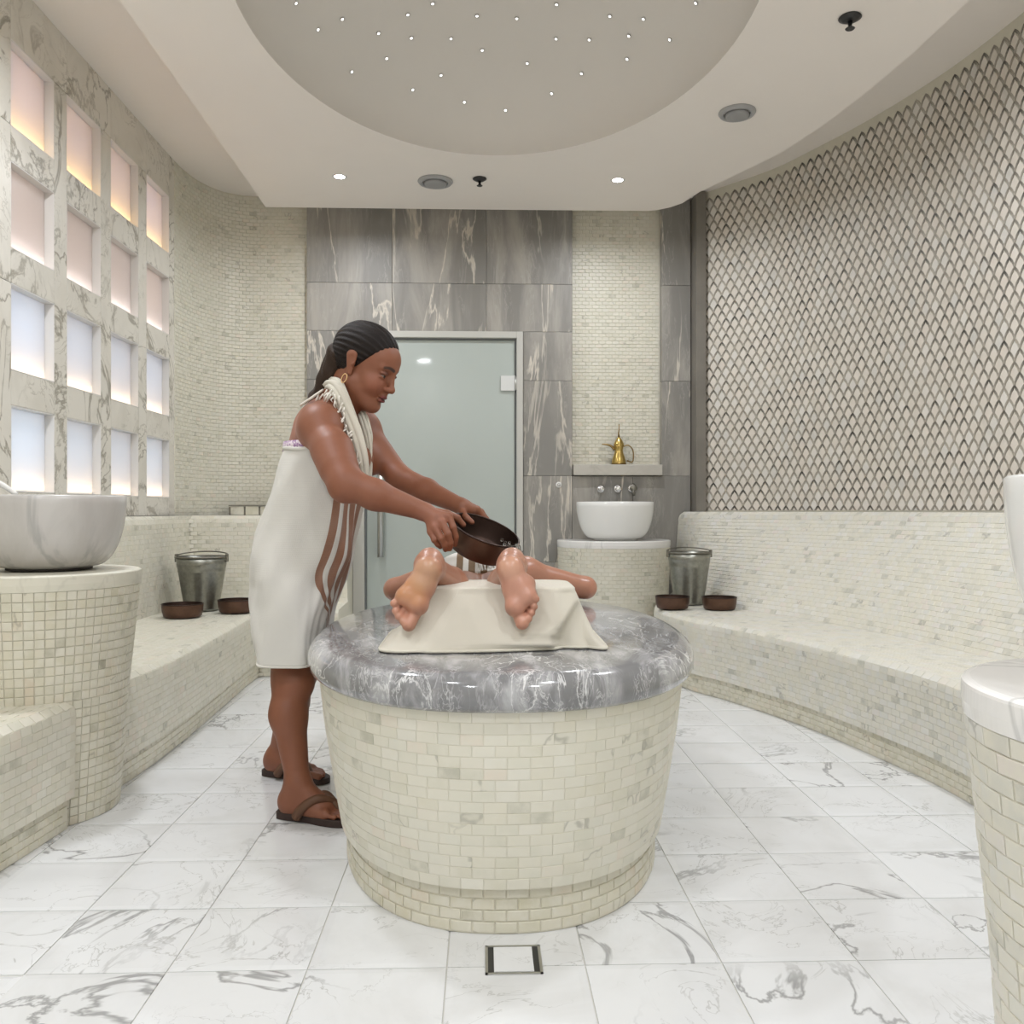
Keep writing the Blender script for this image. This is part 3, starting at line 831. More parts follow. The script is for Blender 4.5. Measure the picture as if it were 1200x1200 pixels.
# spout at the left basin
p0 = at(-60, 560, 2.75); t = thing('spout', (p0[0], p0[1], .95), 'white spout entering from the left edge over the marble basin', 'spout')
sp = catmull([at(-45, 556, 2.85), at(-18, 559, 2.86), at(4, 569, 2.87), at(20, 580, 2.88)], 14)
obj('pipe', tube(sp, np.linspace(.012, .007, 14), 12), plain('white_enamel', (.8, .8, .78), .2), t, True)
obj('mount', tube([at(-45, 556, 2.85), at(-47, 620, 2.85), at(-47, 668, 2.86)], .011, 12), M['chrome'], t, True)
obj('collar', lathe([(.02, .0), (.02, .012), (.012, .016)], at(-47, 668, 2.86), 16), M['chrome'], t, True)

# shelf, coffee pot, taps
sh = props(obj('niche_shelf', (lambda g: g)(box(.66, 1.313, YB - .118, YB - .005, 1.256, 1.335, .006)), marble('shelf_marble', (.50, .475, .42), (.36, .34, .3), 4, .04, .4, (.42, .40, .36), .5, .3, 0)), 'cream marble shelf in the niche above the white basin', 'shelf')
px, py = 1.0, YB - .062
zp = 1.336
pot = thing('coffee_pot', (px, py, zp), 'brass coffee pot with a tall finial on the marble shelf', 'coffee pot')
obj('body', lathe([(.001, 0), (.048, .0), (.052, .006), (.050, .03), (.044, .055), (.033, .085), (.029, .105), (.034, .125), (.038, .140), (.036, .146), (.001, .146)], (px, py, zp), 40), M['brass'], pot, True)
obj('base_ring', lathe([(.050, .0), (.055, .003), (.054, .010), (.050, .012)], (px, py, zp), 40), M['brass_dark'], pot, True)
lid = obj('lid', lathe([(.038, .146), (.037, .152), (.028, .175), (.014, .195), (.007, .205)], (px, py, zp), 32), M['brass'], pot, True)
obj('finial', tube([(px, py, zp + .203), (px - .002, py, zp + .23), (px + .002, py, zp + .262), (px + .001, py, zp + .30)], [.008, .005, .0035, .003], 10), M['brass_dark'], pot, True)
obj('spout', tube(catmull([(px - .03, py, zp + .11), (px - .055, py, zp + .135), (px - .085, py, zp + .146), (px - .125, py, zp + .150)], 12), np.linspace(.012, .004, 12), 10), M['brass_dark'], pot, True)
obj('handle', tube(catmull([(px + .034, py, zp + .135), (px + .07, py, zp + .142), (px + .10, py, zp + .115), (px + .108, py, zp + .07), (px + .100, py, zp + .02), (px + .06, py, zp + .03)], 24), .0045, 10), M['brass_dark'], pot, True)
yw = YB - .075
for (x, z, s, lab) in ((.865, 1.157, 1.0, 'left knob'), (.99, 1.158, 1.0, 'middle knob'), (1.098, 1.162, 1.15, 'right knob')):
    nm = {'left knob': 'chrome wall tap nearest the woman above the white basin', 'middle knob': 'chrome wall tap in the middle of three above the basin', 'right knob': 'dark chrome wall tap nearest the curved bench above the basin'}[lab]
    t = thing('wall_tap', (x, yw, z), nm, 'tap', 'wall taps above the white basin')
    obj('rosette', lathe([(.030 * s, 0), (.030 * s, .006), (.022 * s, .010)], (x, yw, z), 28, axis=(0, -1, 0)), M['chrome'], t, True)
    obj('knob', lathe([(.012 * s, .008), (.012 * s, .03), (.022 * s, .034), (.022 * s, .052), (.016 * s, .056)], (x, yw, z), 24, axis=(0, -1, 0)), M['chrome'] if s == 1 else M['pewter_dark'], t, True)
    if s > 1: obj('nozzle', tube([(x, yw - .04, z), (x, yw - .05, z - .03), (x + .002, yw - .05, z - .055)], [.012, .011, .010], 10), M['pewter_dark'], t, True)
t = thing('wall_button', (.555, yw, 1.187), 'small pale wall button beside the door frame', 'button')
obj('plate', lathe([(.022, 0), (.022, .005), (.016, .007)], (.555, yw, 1.187), 20, axis=(0, -1, 0)), M['reveal'], t, True)
obj('push', lathe([(.010, .006), (.010, .014), (.006, .016)], (.555, yw, 1.187), 16, axis=(0, -1, 0)), M['chrome'], t, True)

# ------------------------------------------------------------------ buckets and bowls on the benches
def bucket(cx, cy, z, r, h, label, mat, edge):
    t = thing('metal_bucket', (cx, cy, z), label, 'bucket', 'tin buckets on the benches')
    rb = r * .66
    pr = [(rb, z + .001), (rb + .004, z + .012), (rb + .002, z + .02), (r * .90, z + h * .72), (r * .915, z + h * .74), (r * .91, z + h * .76), (r * .95, z + h * .86), (r * .96, z + h * .87), (r * .955, z + h * .89), (r, z + h), (r - .006, z + h), (r * .88, z + h * .7), (rb - .006, z + .012)]
    obj('body', lathe(pr, (cx, cy, 0), 48), mat, t, True)
    a = np.linspace(0, 2 * PI, 41)
    obj('rim', tube(np.stack([cx + r * np.cos(a), cy + r * np.sin(a), np.full(41, z + h)], 1), .0055, 8, False), edge, t, True)
    for s in (-1, 1):
        obj('ear', join(box(cx + s * r - .006, cx + s * r + .006, cy - .018, cy + .018, z + h - .03, z + h + .018, .003)), edge, t)
    b = np.linspace(0, PI, 25)
    obj('handle', tube(np.stack([cx + (r + .004) * np.cos(b), cy + .75 * r * np.sin(b) + .0, z + h + .006 + .022 * np.sin(b)], 1), .004, 8), edge, t, True)
    return t
bl = at(232, 718, 5.21); br = at(812, 711, 5.42)
bucket(bl[0], 5.28, .408, .148, .315, 'dull tin bucket on the bench under the lit openings', M['pewter'], M['pewter_dark'])
bucket(br[0], 5.52, .408, .137, .325, 'dull tin bucket on the curved bench beside the wide pedestal', M['pewter'], M['pewter_dark'])
def copper_bowl(c, z, r, h, label, axis=None, group='copper bowls on the benches', name='copper_bowl'):
    t = thing(name, c if axis is not None else (c[0], c[1], z), label, 'bowl', group)
    L = [(r * .80, 0), (r * .90, .006), (r * .97, h * .5), (r, h)]
    I = [(r - .004, h), (r - .008, h * .55), (r * .84, .012), (.001, .008)]
    if axis is None:
        obj('bowl', lathe([(a, z + b) for a, b in L], (c[0], c[1], 0), 44, cap1=False), M['copper'], t, True)
        obj('inside', lathe([(a, z + b) for a, b in I], (c[0], c[1], 0), 44, cap0=False, cap1=False), M['copper_in'], t, True)
        a = np.linspace(0, 2 * PI, 41)
        obj('rim', tube(np.stack([c[0] + (r - .002) * np.cos(a), c[1] + (r - .002) * np.sin(a), np.full(41, z + h)], 1), .0035, 8, False), M['copper_in'], t, True)
    return t
for (px_, Y, r, lab) in ((214, 4.94, .112, 'reddish copper bowl in front of the bucket under the lit openings'), (277, 5.16, .105, 'dark copper bowl between the bucket and the standing woman'),
                         (788, 5.27, .103, 'copper bowl between the wide pedestal and the bucket on the curved bench'), (843, 5.22, .103, 'copper bowl on the curved bench farther from the pedestal')):
    p = at(px_, 716, Y)
    copper_bowl((p[0], Y), .4075, r, .072, lab)

# ------------------------------------------------------------------ marble table
TCX, TCY = .055, 2.87
tb = thing('marble_table', (TCX, TCY, 0), 'oval mosaic table with a thick grey marble slab in the middle', 'table')
SEG = 160
def oval(a, b, z): return c3(superellipse(TCX, TCY, a, b, 2.3, SEG), z)
core = [(.470, .800, 0), (.470, .800, .112), (.490, .820, .112), (.515, .842, .26), (.537, .860, .40), (.553, .872, .542)]
v = np.vstack([oval(*k) for k in core])
f = grid_faces(SEG, len(core), closed_u=True)
obj('drum', (v, f), M['grout'], tb)
def oval_closed(a, b, z):
    o = oval(a, b, z)
    o = np.roll(o, -(SEG // 4), axis=0)
    return np.vstack([o, o[:1]])
qs = []
zz = np.linspace(.113, .541, 17)
ab = np.interp(zz, [k[2] for k in core[2:]], [k[0] for k in core[2:]]), np.interp(zz, [k[2] for k in core[2:]], [k[1] for k in core[2:]])
for i in range(16):
    qs += band_quads(oval_closed(ab[0][i], ab[1][i], zz[i]), oval_closed(ab[0][i + 1], ab[1][i + 1], zz[i + 1]), .054, .027, phase=i)
tile_field(tb, qs, M['tile'], .0016, .0010, 300)
qs = []
for i in range(4):
    qs += band_quads(oval_closed(.470, .800, .002 + .0272 * i), oval_closed(.470, .800, .002 + .0272 * (i + 1)), .054, .027, phase=i)
pl = obj('plinth', (np.vstack([oval(.4685, .7985, 0), oval(.4685, .7985, .111)]), grid_faces(SEG, 2, closed_u=True)), M['old_grout'], tb)
tile_field(tb, qs, M['tile_warm'], .0035, .003, 80, name='plinth_tile', rest='plinth_mosaic')
sl = [(.548, .866, .541), (.565, .884, .541), (.578, .897, .552), (.584, .903, .572), (.583, .902, .592), (.575, .894, .610), (.560, .879, .623), (.540, .859, .629), (.30, .60, .631), (.001, .001, .631)]
v = np.vstack([oval(*k) for k in sl])
obj('slab', (v, grid_faces(SEG, len(sl), closed_u=True)), M['slab'], tb, True)

# floor drain
t = thing('floor_drain', (.068, 1.95, 0), 'square steel floor drain with a marble insert before the table', 'drain')
x0, x1, y0, y1 = drain_box
obj('frame', join(box(x0, x1, y0, y0 + .006, 0, .0022), box(x0, x1, y1 - .006, y1, 0, .0022), box(x0, x0 + .006, y0, y1, 0, .0022), box(x1 - .006, x1, y0, y1, 0, .0022)), M['steel'], t)
obj('slot', box(x0 + .005, x1 - .005, y0 + .005, y1 - .005, 0, .0008), M['black'], t)
obj('insert', box(x0 + .019, x1 - .019, y0 + .0085, y1 - .0085, .0004, .0028, .0006), M['floor_tile'], t)

# ================================================================== PEOPLE
class Body:
    """a continuous surface grown from tapered limbs and ellipsoids that melt into each other"""
    def __init__(s): s.groups = []
    def group(s, k): s.groups.append((k, [])); return s
    def cap(s, a, b, ra, rb=None, k=.02, squash=None, op='u'):
        s.groups[-1][1].append(('c', np.array(a, float), np.array(b, float), ra, ra if rb is None else rb, k, squash, op)); return s
    def ball(s, c, r, k=.02, op='u'): return s.cap(c, c, r, r, k, None, op)
    def ell(s, c, r, axes=None, k=.02, op='u'):
        s.groups[-1][1].append(('e', np.array(c, float), np.array(r, float), np.eye(3) if axes is None else np.array(axes, float), None, k, None, op)); return s
    def bounds(s):
        lo, hi = [], []
        for _, pr in s.groups:
            for p in pr:
                if p[-1] != 'u': continue
                if p[0] == 'c':
                    r = max(p[3], p[4]); lo.append(np.minimum(p[1], p[2]) - r); hi.append(np.maximum(p[1], p[2]) + r)
                else:
                    r = p[2].max(); lo.append(p[1] - r); hi.append(p[1] + r)
        return np.min(lo, 0) - .03, np.max(hi, 0) + .03
    def __call__(s, P):
        D = None
        for gk, pr in s.groups:
            d = np.full(len(P), .4)
            for p in pr:
                k = p[5]; mg = k + .055
                if p[0] == 'c':
                    r = max(p[3], p[4]); lo = np.minimum(p[1], p[2]) - r - mg; hi = np.maximum(p[1], p[2]) + r + mg
                else:
                    r = p[2].max(); lo = p[1] - r - mg; hi = p[1] + r + mg
                idx = np.nonzero(((P > lo) & (P < hi)).all(1))[0]
                if not len(idx): continue
                q = P[idx]
                if p[0] == 'c':
                    ba = p[2] - p[1]; pa = q - p[1]; L = ba @ ba
                    t = np.clip(pa @ ba / L, 0, 1) if L > 1e-12 else np.zeros(len(q))
                    off = pa - t[:, None] * ba
                    if p[6] is not None:
                        nrm, f_ = p[6]; nrm = np.array(nrm, float) / np.linalg.norm(nrm)
                        c_ = off @ nrm
                        off = off + np.outer(c_ * (1 / f_ - 1), nrm)
                        dd = (np.linalg.norm(off, axis=1) - (p[3] + t * (p[4] - p[3]))) * min(1, f_ * 1.3)
                    else: dd = np.linalg.norm(off, axis=1) - (p[3] + t * (p[4] - p[3]))
                else:
                    x = (q - p[1]) @ p[3].T
                    k0 = np.linalg.norm(x / p[2], axis=1); k1 = np.linalg.norm(x / p[2] ** 2, axis=1)
                    dd = k0 * (k0 - 1) / np.maximum(k1, 1e-9)
                a = d[idx]
                if p[7] == 's' if p[0] == 'c' else p[-1] == 's':
                    dd = -dd
                    h = np.maximum(k - np.abs(a - dd), 0) / k
                    d[idx] = np.maximum(a, dd) + h * h * k * .25
                else:
                    h = np.maximum(k - np.abs(a - dd), 0) / k
                    d[idx] = np.minimum(a, dd) - h * h * k * .25
            if D is None: D = d
            else:
                h = np.maximum(gk - np.abs(D - d), 0) / gk
                D = np.minimum(D, d) - h * h * gk * .25
        return D
def surface(fn, lo, hi, h, smooth=1):
    """surface nets on the blocks that the surface passes through"""
    B = 8
    lo = np.array(lo, float); hi = np.array(hi, float)
    nb = np.ceil((hi - lo) / (h * B)).astype(int)
    bi = np.stack(np.meshgrid(*[np.arange(k) for k in nb], indexing='ij'), -1).reshape(-1, 3)
    d = fn(lo + (bi + .5) * h * B)
    bi = bi[np.abs(d) < h * B * 1.35]
    g = np.stack(np.meshgrid(*[np.arange(B + 1)] * 3, indexing='ij'), -1).reshape(-1, 3)
    N = len(bi)
    D = np.empty((N, (B + 1) ** 3), np.float32)
    for s0 in range(0, N, 1500):
        b = bi[s0:s0 + 1500]
        P = lo + ((b[:, None] * B + g[None]) * h).reshape(-1, 3)
        D[s0:s0 + 1500] = fn(P).reshape(len(b), -1)
    D = D.reshape(N, B + 1, B + 1, B + 1)
    cor = [(i, j, k) for i in (0, 1) for j in (0, 1) for k in (0, 1)]
    neg = np.zeros((N, B, B, B), np.int8)
    for i, j, k in cor: neg += (D[:, i:B + i, j:B + j, k:B + k] < 0)
    n_, a, b_, c = np.nonzero((neg > 0) & (neg < 8))
    V8 = np.stack([D[n_, a + i, b_ + j, c + k] for i, j, k in cor], 1).astype(float)
    cell = bi[n_] * B + np.stack([a, b_, c], 1)
    acc = np.zeros((len(cell), 3)); cnt = np.zeros(len(cell))
    ca = np.array(cor, float)
    for p in range(8):
        for q in range(p + 1, 8):
            if np.abs(ca[p] - ca[q]).sum() != 1: continue
            m = (V8[:, p] < 0) != (V8[:, q] < 0)
            t = V8[m, p] / (V8[m, p] - V8[m, q])
            acc[m] += ca[p] + t[:, None] * (ca[q] - ca[p]); cnt[m] += 1
    verts = lo + (cell + acc / cnt[:, None]) * h
    S = 4096
    key = (cell[:, 0] * S + cell[:, 1]) * S + cell[:, 2]
    o = np.argsort(key); sk = key[o]
    def look(c):
        kk = (c[:, 0] * S + c[:, 1]) * S + c[:, 2]
        i = np.clip(np.searchsorted(sk, kk), 0, len(sk) - 1)
        return np.where(sk[i] == kk, o[i], -1)
    faces = []
    for ax, ci in ((0, 4), (1, 2), (2, 1)):
        s0, s1 = V8[:, 0] < 0, V8[:, ci] < 0
        m = np.nonzero(s0 != s1)[0]
        u, v = [(1, 2), (2, 0), (0, 1)][ax]
        e = np.eye(3, dtype=int)
        q = [look(cell[m] - e[u] - e[v]), look(cell[m] - e[v]), m, look(cell[m] - e[u])]
        q = np.stack(q, 1)
        fl = ~s0[m]
        q[fl] = q[fl][:, ::-1]
        faces.append(q[(q >= 0).all(1)])
    faces = np.concatenate(faces)
    for _ in range(smooth):
        a2 = np.zeros_like(verts); c2 = np.zeros(len(verts))
        for i in range(4):
            np.add.at(a2, faces[:, i], verts[faces[:, (i + 1) % 4]] + verts[faces[:, (i + 3) % 4]]); np.add.at(c2, faces[:, i], 2)
        ok = c2 > 0
        verts[ok] = verts[ok] * .5 + .5 * a2[ok] / c2[ok][:, None]
    return verts, faces
def skin_obj(name, vf, mat, parent, spots=None, base=(1, 1, 1)):
    verts, faces = vf
    org = np.array([verts[:, 0].mean(), verts[:, 1].mean(), verts[:, 2].min()])
    me = bpy.data.meshes.new(name)
    me.vertices.add(len(verts)); me.vertices.foreach_set('co', (verts - org).astype(np.float32).ravel())
    me.loops.add(len(faces) * 4); me.loops.foreach_set('vertex_index', faces.astype(np.int32).ravel())
    me.polygons.add(len(faces)); me.polygons.foreach_set('loop_start', np.arange(0, len(faces) * 4, 4, dtype=np.int32))
    me.polygons.foreach_set('use_smooth', np.ones(len(faces), bool))
    me.update(calc_edges=True); me.validate()
    me.materials.append(mat)
    if spots is not None:
        col = np.tile(np.array([*base, 1.0]), (len(verts), 1))
        for c, r, rgb, s in spots:
            c = np.array(c, float)
            if np.isscalar(r): q = np.linalg.norm(verts - c, axis=1) / r
            else: q = np.linalg.norm((verts - c) / np.array(r, float), axis=1)
            wgt = (np.clip(1.35 - q, 0, 1) * s)[:, None]
            wgt = np.clip(wgt * 1.6, 0, s)
            col[:, :3] = col[:, :3] * (1 - wgt) + np.array(rgb) * wgt
        at_ = me.attributes.new('col', 'FLOAT_COLOR', 'POINT')
        at_.data.foreach_set('color', col.astype(np.float32).ravel())
    o = bpy.data.objects.new(name, me); o.location = org
    return link(o, parent)
def skin_mat(name, rough=.42):
    q = NT(name)
    c = q.n('ShaderNodeAttribute', attribute_name='col').outputs['Color']
    f = q.noise(q.pos(), 35, 4, .6)
    c = q.mix(q.mapr(f, .3, .7, 0, .16), c, q.mix(1.0, c, (.80, .70, .66), 'MULTIPLY'))
    q.bump(q.noise(q.pos(), 420, 2), .06, .002)
    return q.set(c, rough, Subsurface_Weight=.06, Subsurface_Radius=(.6, .25, .12), Subsurface_Scale=.02)
M['skin'] = skin_mat('tan_skin', .52)
M['skin_wet'] = skin_mat('wet_skin', .33)
SKIN1 = (.235, .086, .044)
SKIN2 = (.42, .20, .13)
def hairmat(name, c):
    q = NT(name)
    f = q.noise(q.pos(0, (60, 60, 14)), 9, 3, .6)
    q.bump(f, .5, .004)
    return q.set(q.mix(f, tuple(x * .6 for x in c), tuple(x * 1.5 for x in c)), .5, Specular_IOR_Level=.22)
M['hair'] = hairmat('dark_hair', (.010, .006, .0045))
M['hair_tail'] = hairmat('brown_hair_ends', (.030, .017, .010))

# ------------------------------------------------------------------ the standing woman
wo = thing('person', (-.62, 3.05, 0), 'woman in a cream striped wrap leaning over the table, tipping a copper bowl', 'person')
A = at
HC = at(428, 430, 2.96); HS = 1.08
cy_, sy_ = math.cos(math.radians(20)), math.sin(math.radians(20))
fh = np.array([cy_, -sy_, 0]); nl = np.array([-sy_, -cy_, 0])
cp_, sp_ = math.cos(math.radians(27)), math.sin(math.radians(27))
hf = fh * cp_ + np.array([0, 0, -sp_]); hu = fh * sp_ + np.array([0, 0, cp_])
def H(x, y, z): return HC + (hf * x + nl * y + hu * z) * HS
HAX = np.stack([hf, nl, hu])
def he(b, c, r, k=.015, op='u'): b.ell(H(*c), np.array(r) * HS, HAX, k, op)
w_ = Body().group(.02)
# trunk
w_.ell(A(346, 688, 3.07), (.135, .17, .14)).ell(A(360, 630, 3.06), (.115, .145, .15), k=.05).ell(A(376, 565, 3.05), (.125, .155, .15), k=.06)
w_.cap(A(378, 516, 2.97), A(402, 514, 3.16), .086, .085, .06).cap(A(374, 497, 2.91), A(420, 500, 3.2), .062, .058, .05)
w_.cap(A(384, 487, 2.99), A(404, 468, 3.0), .068, .058, .05).cap(A(398, 480, 3.0), A(421, 450, 2.97), .060, .058, .04)
w_.ball(A(412, 538, 2.97), .072, .05).ball(A(425, 538, 3.10), .068, .05)
w_.cap(A(367, 502, 3.0), A(355, 560, 3.02), .058, .06, .06)
# near arm
w_.ball(A(377, 499, 2.88), .067, .05).cap(A(376, 503, 2.87), A(404, 565, 2.70), .064, .049, .03).cap(A(391, 528, 2.79), A(397, 548, 2.74), .062, .056, .03)
w_.cap(A(405, 566, 2.70), A(440, 580, 2.69), .049, .046, .03).cap(A(440, 580, 2.69), A(499, 600, 2.70), .046, .0275, .02)
w_.ball(A(404, 573, 2.69), .042, .02)
# far arm
w_.ball(A(424, 503, 3.19), .062, .05).cap(A(427, 508, 3.19), A(468, 560, 3.08), .056, .042, .03).cap(A(468, 560, 3.08), A(500, 575, 3.02), .043, .040, .02).cap(A(500, 575, 3.02), A(542, 594, 2.90), .039, .026, .02)
# legs
w_.cap(A(337, 705, 2.99), A(342, 795, 2.945), .076, .062, .04).cap(A(342, 795, 2.945), A(338, 838, 2.915), .060, .0585, .03).cap(A(338, 836, 2.915), A(349, 915, 2.875), .0575, .037, .03)
w_.ball(A(349, 800, 2.925), .048, .04)
w_.cap(A(345, 700, 3.16), A(350, 790, 3.21), .078, .058, .04).cap(A(352, 790, 3.22), A(343, 825, 3.28), .058, .055, .03).cap(A(343, 825, 3.28), A(326, 885, 3.34), .055, .035, .03)
# feet
def foot(b, heel, toe, ankle, s=1.0, zs=.022):
    heel = np.array([*heel, 0.0]); toe = np.array([*toe, 0.0])
    d = (toe - heel) / np.linalg.norm(toe - heel); L = np.linalg.norm(toe - heel)
    n = np.array([-d[1], d[0], 0])
    P = lambda x, y, z: heel + d * x * L + n * y + np.array([0, 0, z + zs])
    b.group(.02)
    b.ball(P(.10, 0, .028), .032, .02).cap(P(.12, 0, .035), np.array(ankle), .033, .036, .03)
    b.cap(P(.18, 0, .05), P(.62, .01 * s, .028), .036, .027, .03).cap(P(.12, -.012 * s, .02), P(.68, -.028 * s, .013), .024, .018, .02).cap(P(.12, .012 * s, .022), P(.70, .026 * s, .016), .022, .020, .02)
    b.cap(np.array(ankle), P(.5, 0, .035), .036, .028, .03)
    b.group(.006)
    for t, (y, l0, l1, r) in enumerate(((.028, .72, .97, .0135), (.010, .74, .98, .0095), (-.006, .72, .94, .009), (-.020, .69, .89, .0085), (-.033, .65, .83, .0085))):
        b.cap(P(l0, y * s, .013), P(l1, y * s * 1.05, .0095), r, r * .92, .004)
    return P
hn, tn = (-.655, 2.893), (-.415, 2.80)
hfar, tfar = (-.815, 3.36), (-.575, 3.235)
PN = foot(w_, hn, tn, A(349, 918, 2.872), 1)
PF = foot(w_, hfar, tfar, A(325, 888, 3.335), -1)
# bowl axis, rim centre
BN = np.array([.34, -.30, .885]); BN /= np.linalg.norm(BN)
BC = at(569, 621, 2.78); BR, BH = .114, .082
bu = np.cross(BN, [0, 0, 1.0]); bu /= np.linalg.norm(bu); bv = np.cross(BN, bu)
# near hand: palm and five fingers closed on the outer wall of the bowl
w_.group(.012)
kn = [A(526, 605, 2.683), A(518, 612, 2.668), A(510, 618, 2.664), A(505, 623, 2.672)]
w_.cap(A(497, 600, 2.70), A(511, 606, 2.685), .026, .022, .012)
for q in kn: w_.cap(A(505, 604, 2.695), q, .019, .0125, .010)
w_.group(.006)
tips = [[A(531, 618, 2.672), A(534, 629, 2.680), A(533, 638, 2.690)], [A(525, 626, 2.655), A(528, 636, 2.664), A(527, 643, 2.676)], [A(517, 631, 2.650), A(521, 639, 2.660), A(522, 644, 2.672)], [A(509, 633, 2.660), A(513, 638, 2.668), A(516, 641, 2.678)]]
for q, tp, r in zip(kn, tips, (.0105, .0108, .0102, .009)):
    pts = [q] + tp
    for i in range(3): w_.cap(pts[i], pts[i + 1], r * (1.12 - .1 * i), r * (1.02 - .1 * i), .004)
w_.cap(A(508, 600, 2.72), A(524, 602, 2.735), .015, .012, .010).cap(A(524, 602, 2.735), A(536, 607, 2.745), .0115, .0105, .005).cap(A(536, 607, 2.745), A(543, 615, 2.75), .0105, .009, .004)
# far hand over the rim
w_.group(.012)
kf = [A(559, 597, 2.91), A(563, 600, 2.93), A(563, 604, 2.945), A(560, 608, 2.955)]
w_.cap(A(541, 593, 2.91), A(551, 597, 2.905), .025, .021, .012)
for q in kf: w_.cap(A(546, 595, 2.91), q, .018, .0120, .010)
w_.group(.006)
for q, r in zip(kf, (.0105, .0108, .0102, .009)):
    q = np.array(q)
    a_ = q + np.array([.020, .010, -.026]); b_ = a_ + np.array([.008, .004, -.024]); c_ = b_ + np.array([.002, -.002, -.018])
    for u, v_, r0, r1 in ((q, a_, r * 1.12, r), (a_, b_, r, r * .95), (b_, c_, r * .95, r * .8)): w_.cap(u, v_, r0, r1, .004)
w_.cap(A(541, 596, 2.90), A(543, 603, 2.86), .015, .0115, .010).cap(A(543, 603, 2.86), A(547, 607, 2.835), .0112, .0105, .004).cap(A(547, 607, 2.835), A(553, 612, 2.825), .0102, .0088, .004)
# head
w_.group(.022)
he(w_, (-.015, 0, .042), (.098, .074, .080)); he(w_, (.035, 0, -.028), (.062, .060, .082), .03); he(w_, (.05, 0, .045), (.050, .055, .048), .03)
w_.cap(H(-.02, .0, -.03), H(-.045, 0, -.10), .060, .056, .03)
for s in (1, -1):
    w_.cap(H(.005, .050 * s, -.055), H(.068, .014 * s, -.092), .022, .018, .025)
    he(w_, (.062, .034 * s, -.030), (.030, .026, .028), .02)
    w_.cap(H(.093, .008 * s, .030), H(.078, .044 * s, .026), .0095, .008, .014)
    he(w_, (.101, .033 * s, .006), (.018, .018, .011), .014, 's')
    he(w_, (.0835, .032 * s, .0105), (.0115, .0165, .0070), .004)
    he(w_, (.082, .032 * s, -.0025), (.0115, .0155, .0050), .004)
he(w_, (.080, 0, -.097), (.018, .020, .016), .018); he(w_, (.045, 0, -.100), (.040, .034, .018), .03)
w_.cap(H(.097, 0, .018), H(.111, 0, -.022), .0080, .0095, .012).ball(H(.1155, 0, -.028), .0110 * HS, .008)
for s in (1, -1): he(w_, (.106, .0125 * s, -.031), (.011, .0075, .008), .006)
w_.cap(H(.098, 0, -.042), H(.101, 0, -.052), .010, .009, .012)
he(w_, (.099, 0, -.0585), (.0105, .020, .0058), .005); he(w_, (.097, 0, -.0700), (.0110, .018, .0064), .005)
he(w_, (.112, 0, -.0645), (.010, .020, .0013), .003, 's')
for s in (1, -1):
    w_.cap(H(-.014, .079 * s, .020), H(-.002, .074 * s, -.030), .0185 * HS, .0095 * HS, .006, (nl, .42))
    he(w_, (-.006, .089 * s, .008), (.011, .008, .016), .005, 's')
    he(w_, (.004, .082 * s, -.002), (.004, .006, .008), .004)
lo, hi = w_.bounds()
lo[2] = max(lo[2], .0)
LIPC = (.16, .035, .035)
spots = [(A(362, 476, 2.93), (.022, .05, .022), (.13, .065, .06), .75)]
spots += [(H(.106, y, -.0585 - abs(y) * .12), .0082, LIPC, .85) for y in (-.016, -.009, 0, .009, .016)] + [(H(.105, y, -.0695 + abs(y) * .15), .0082, LIPC, .85) for y in (-.014, -.007, 0, .007, .014)] + [(H(.106, y, -.0642), .0045, (.05, .012, .012), .9) for y in (-.015, -.010, -.005, 0, .005, .010, .015)]
spots += [(H(.068, .034, -.030), .032, (.40, .14, .09), .35), (H(.088, .034, .009), (.014, .017, .010), (.12, .045, .03), .8), (H(.088, -.034, .009), (.014, .017, .010), (.12, .045, .03), .8)]
for s in (1, -1):
    for q in range(11): spots.append((H(.105 - .0021 * q, (.013 + .0032 * q) * s, .0285 + .006 * math.sin(q / 10 * 2.6) - .0004 * q), .0050, (.035, .016, .012), .9))
spots += [(A(345, 515, 2.95), .10, (.42, .205, .15), .5), (A(505, 612, 2.68), .05, (.36, .15, .10), .4)]
body = skin_obj('body', surface(w_, lo, hi, .003, 1), M['skin'], wo, spots, SKIN1)
for s in (1, -1):
    ey = obj('eye', lathe([(.0105 * math.sin(a), -.0105 * math.cos(a)) for a in np.linspace(.02, PI - .02, 12)], H(.0825, .032 * s, .0035), 20), plain('eye_white', (.30, .25, .22), .3), wo, True)
    obj('iris', lathe([(.0062, 0), (.004, .002), (.001, .0026)], H(.0910, .0325 * s, .0015), 16, axis=hf), plain('iris', (.02, .012, .008), .15), ey, True)
er = H(-.004, .083, -.047)
a = np.linspace(0, 2 * PI, 25)
obj('earring', tube(np.stack([er + (hf * math.cos(k) * .008 + hu * (math.sin(k) * .014 - .006)) * HS for k in a]), .0022, 8, False), plain('gold', (.8, .55, .3), .25, Metallic=1.0), wo, True)
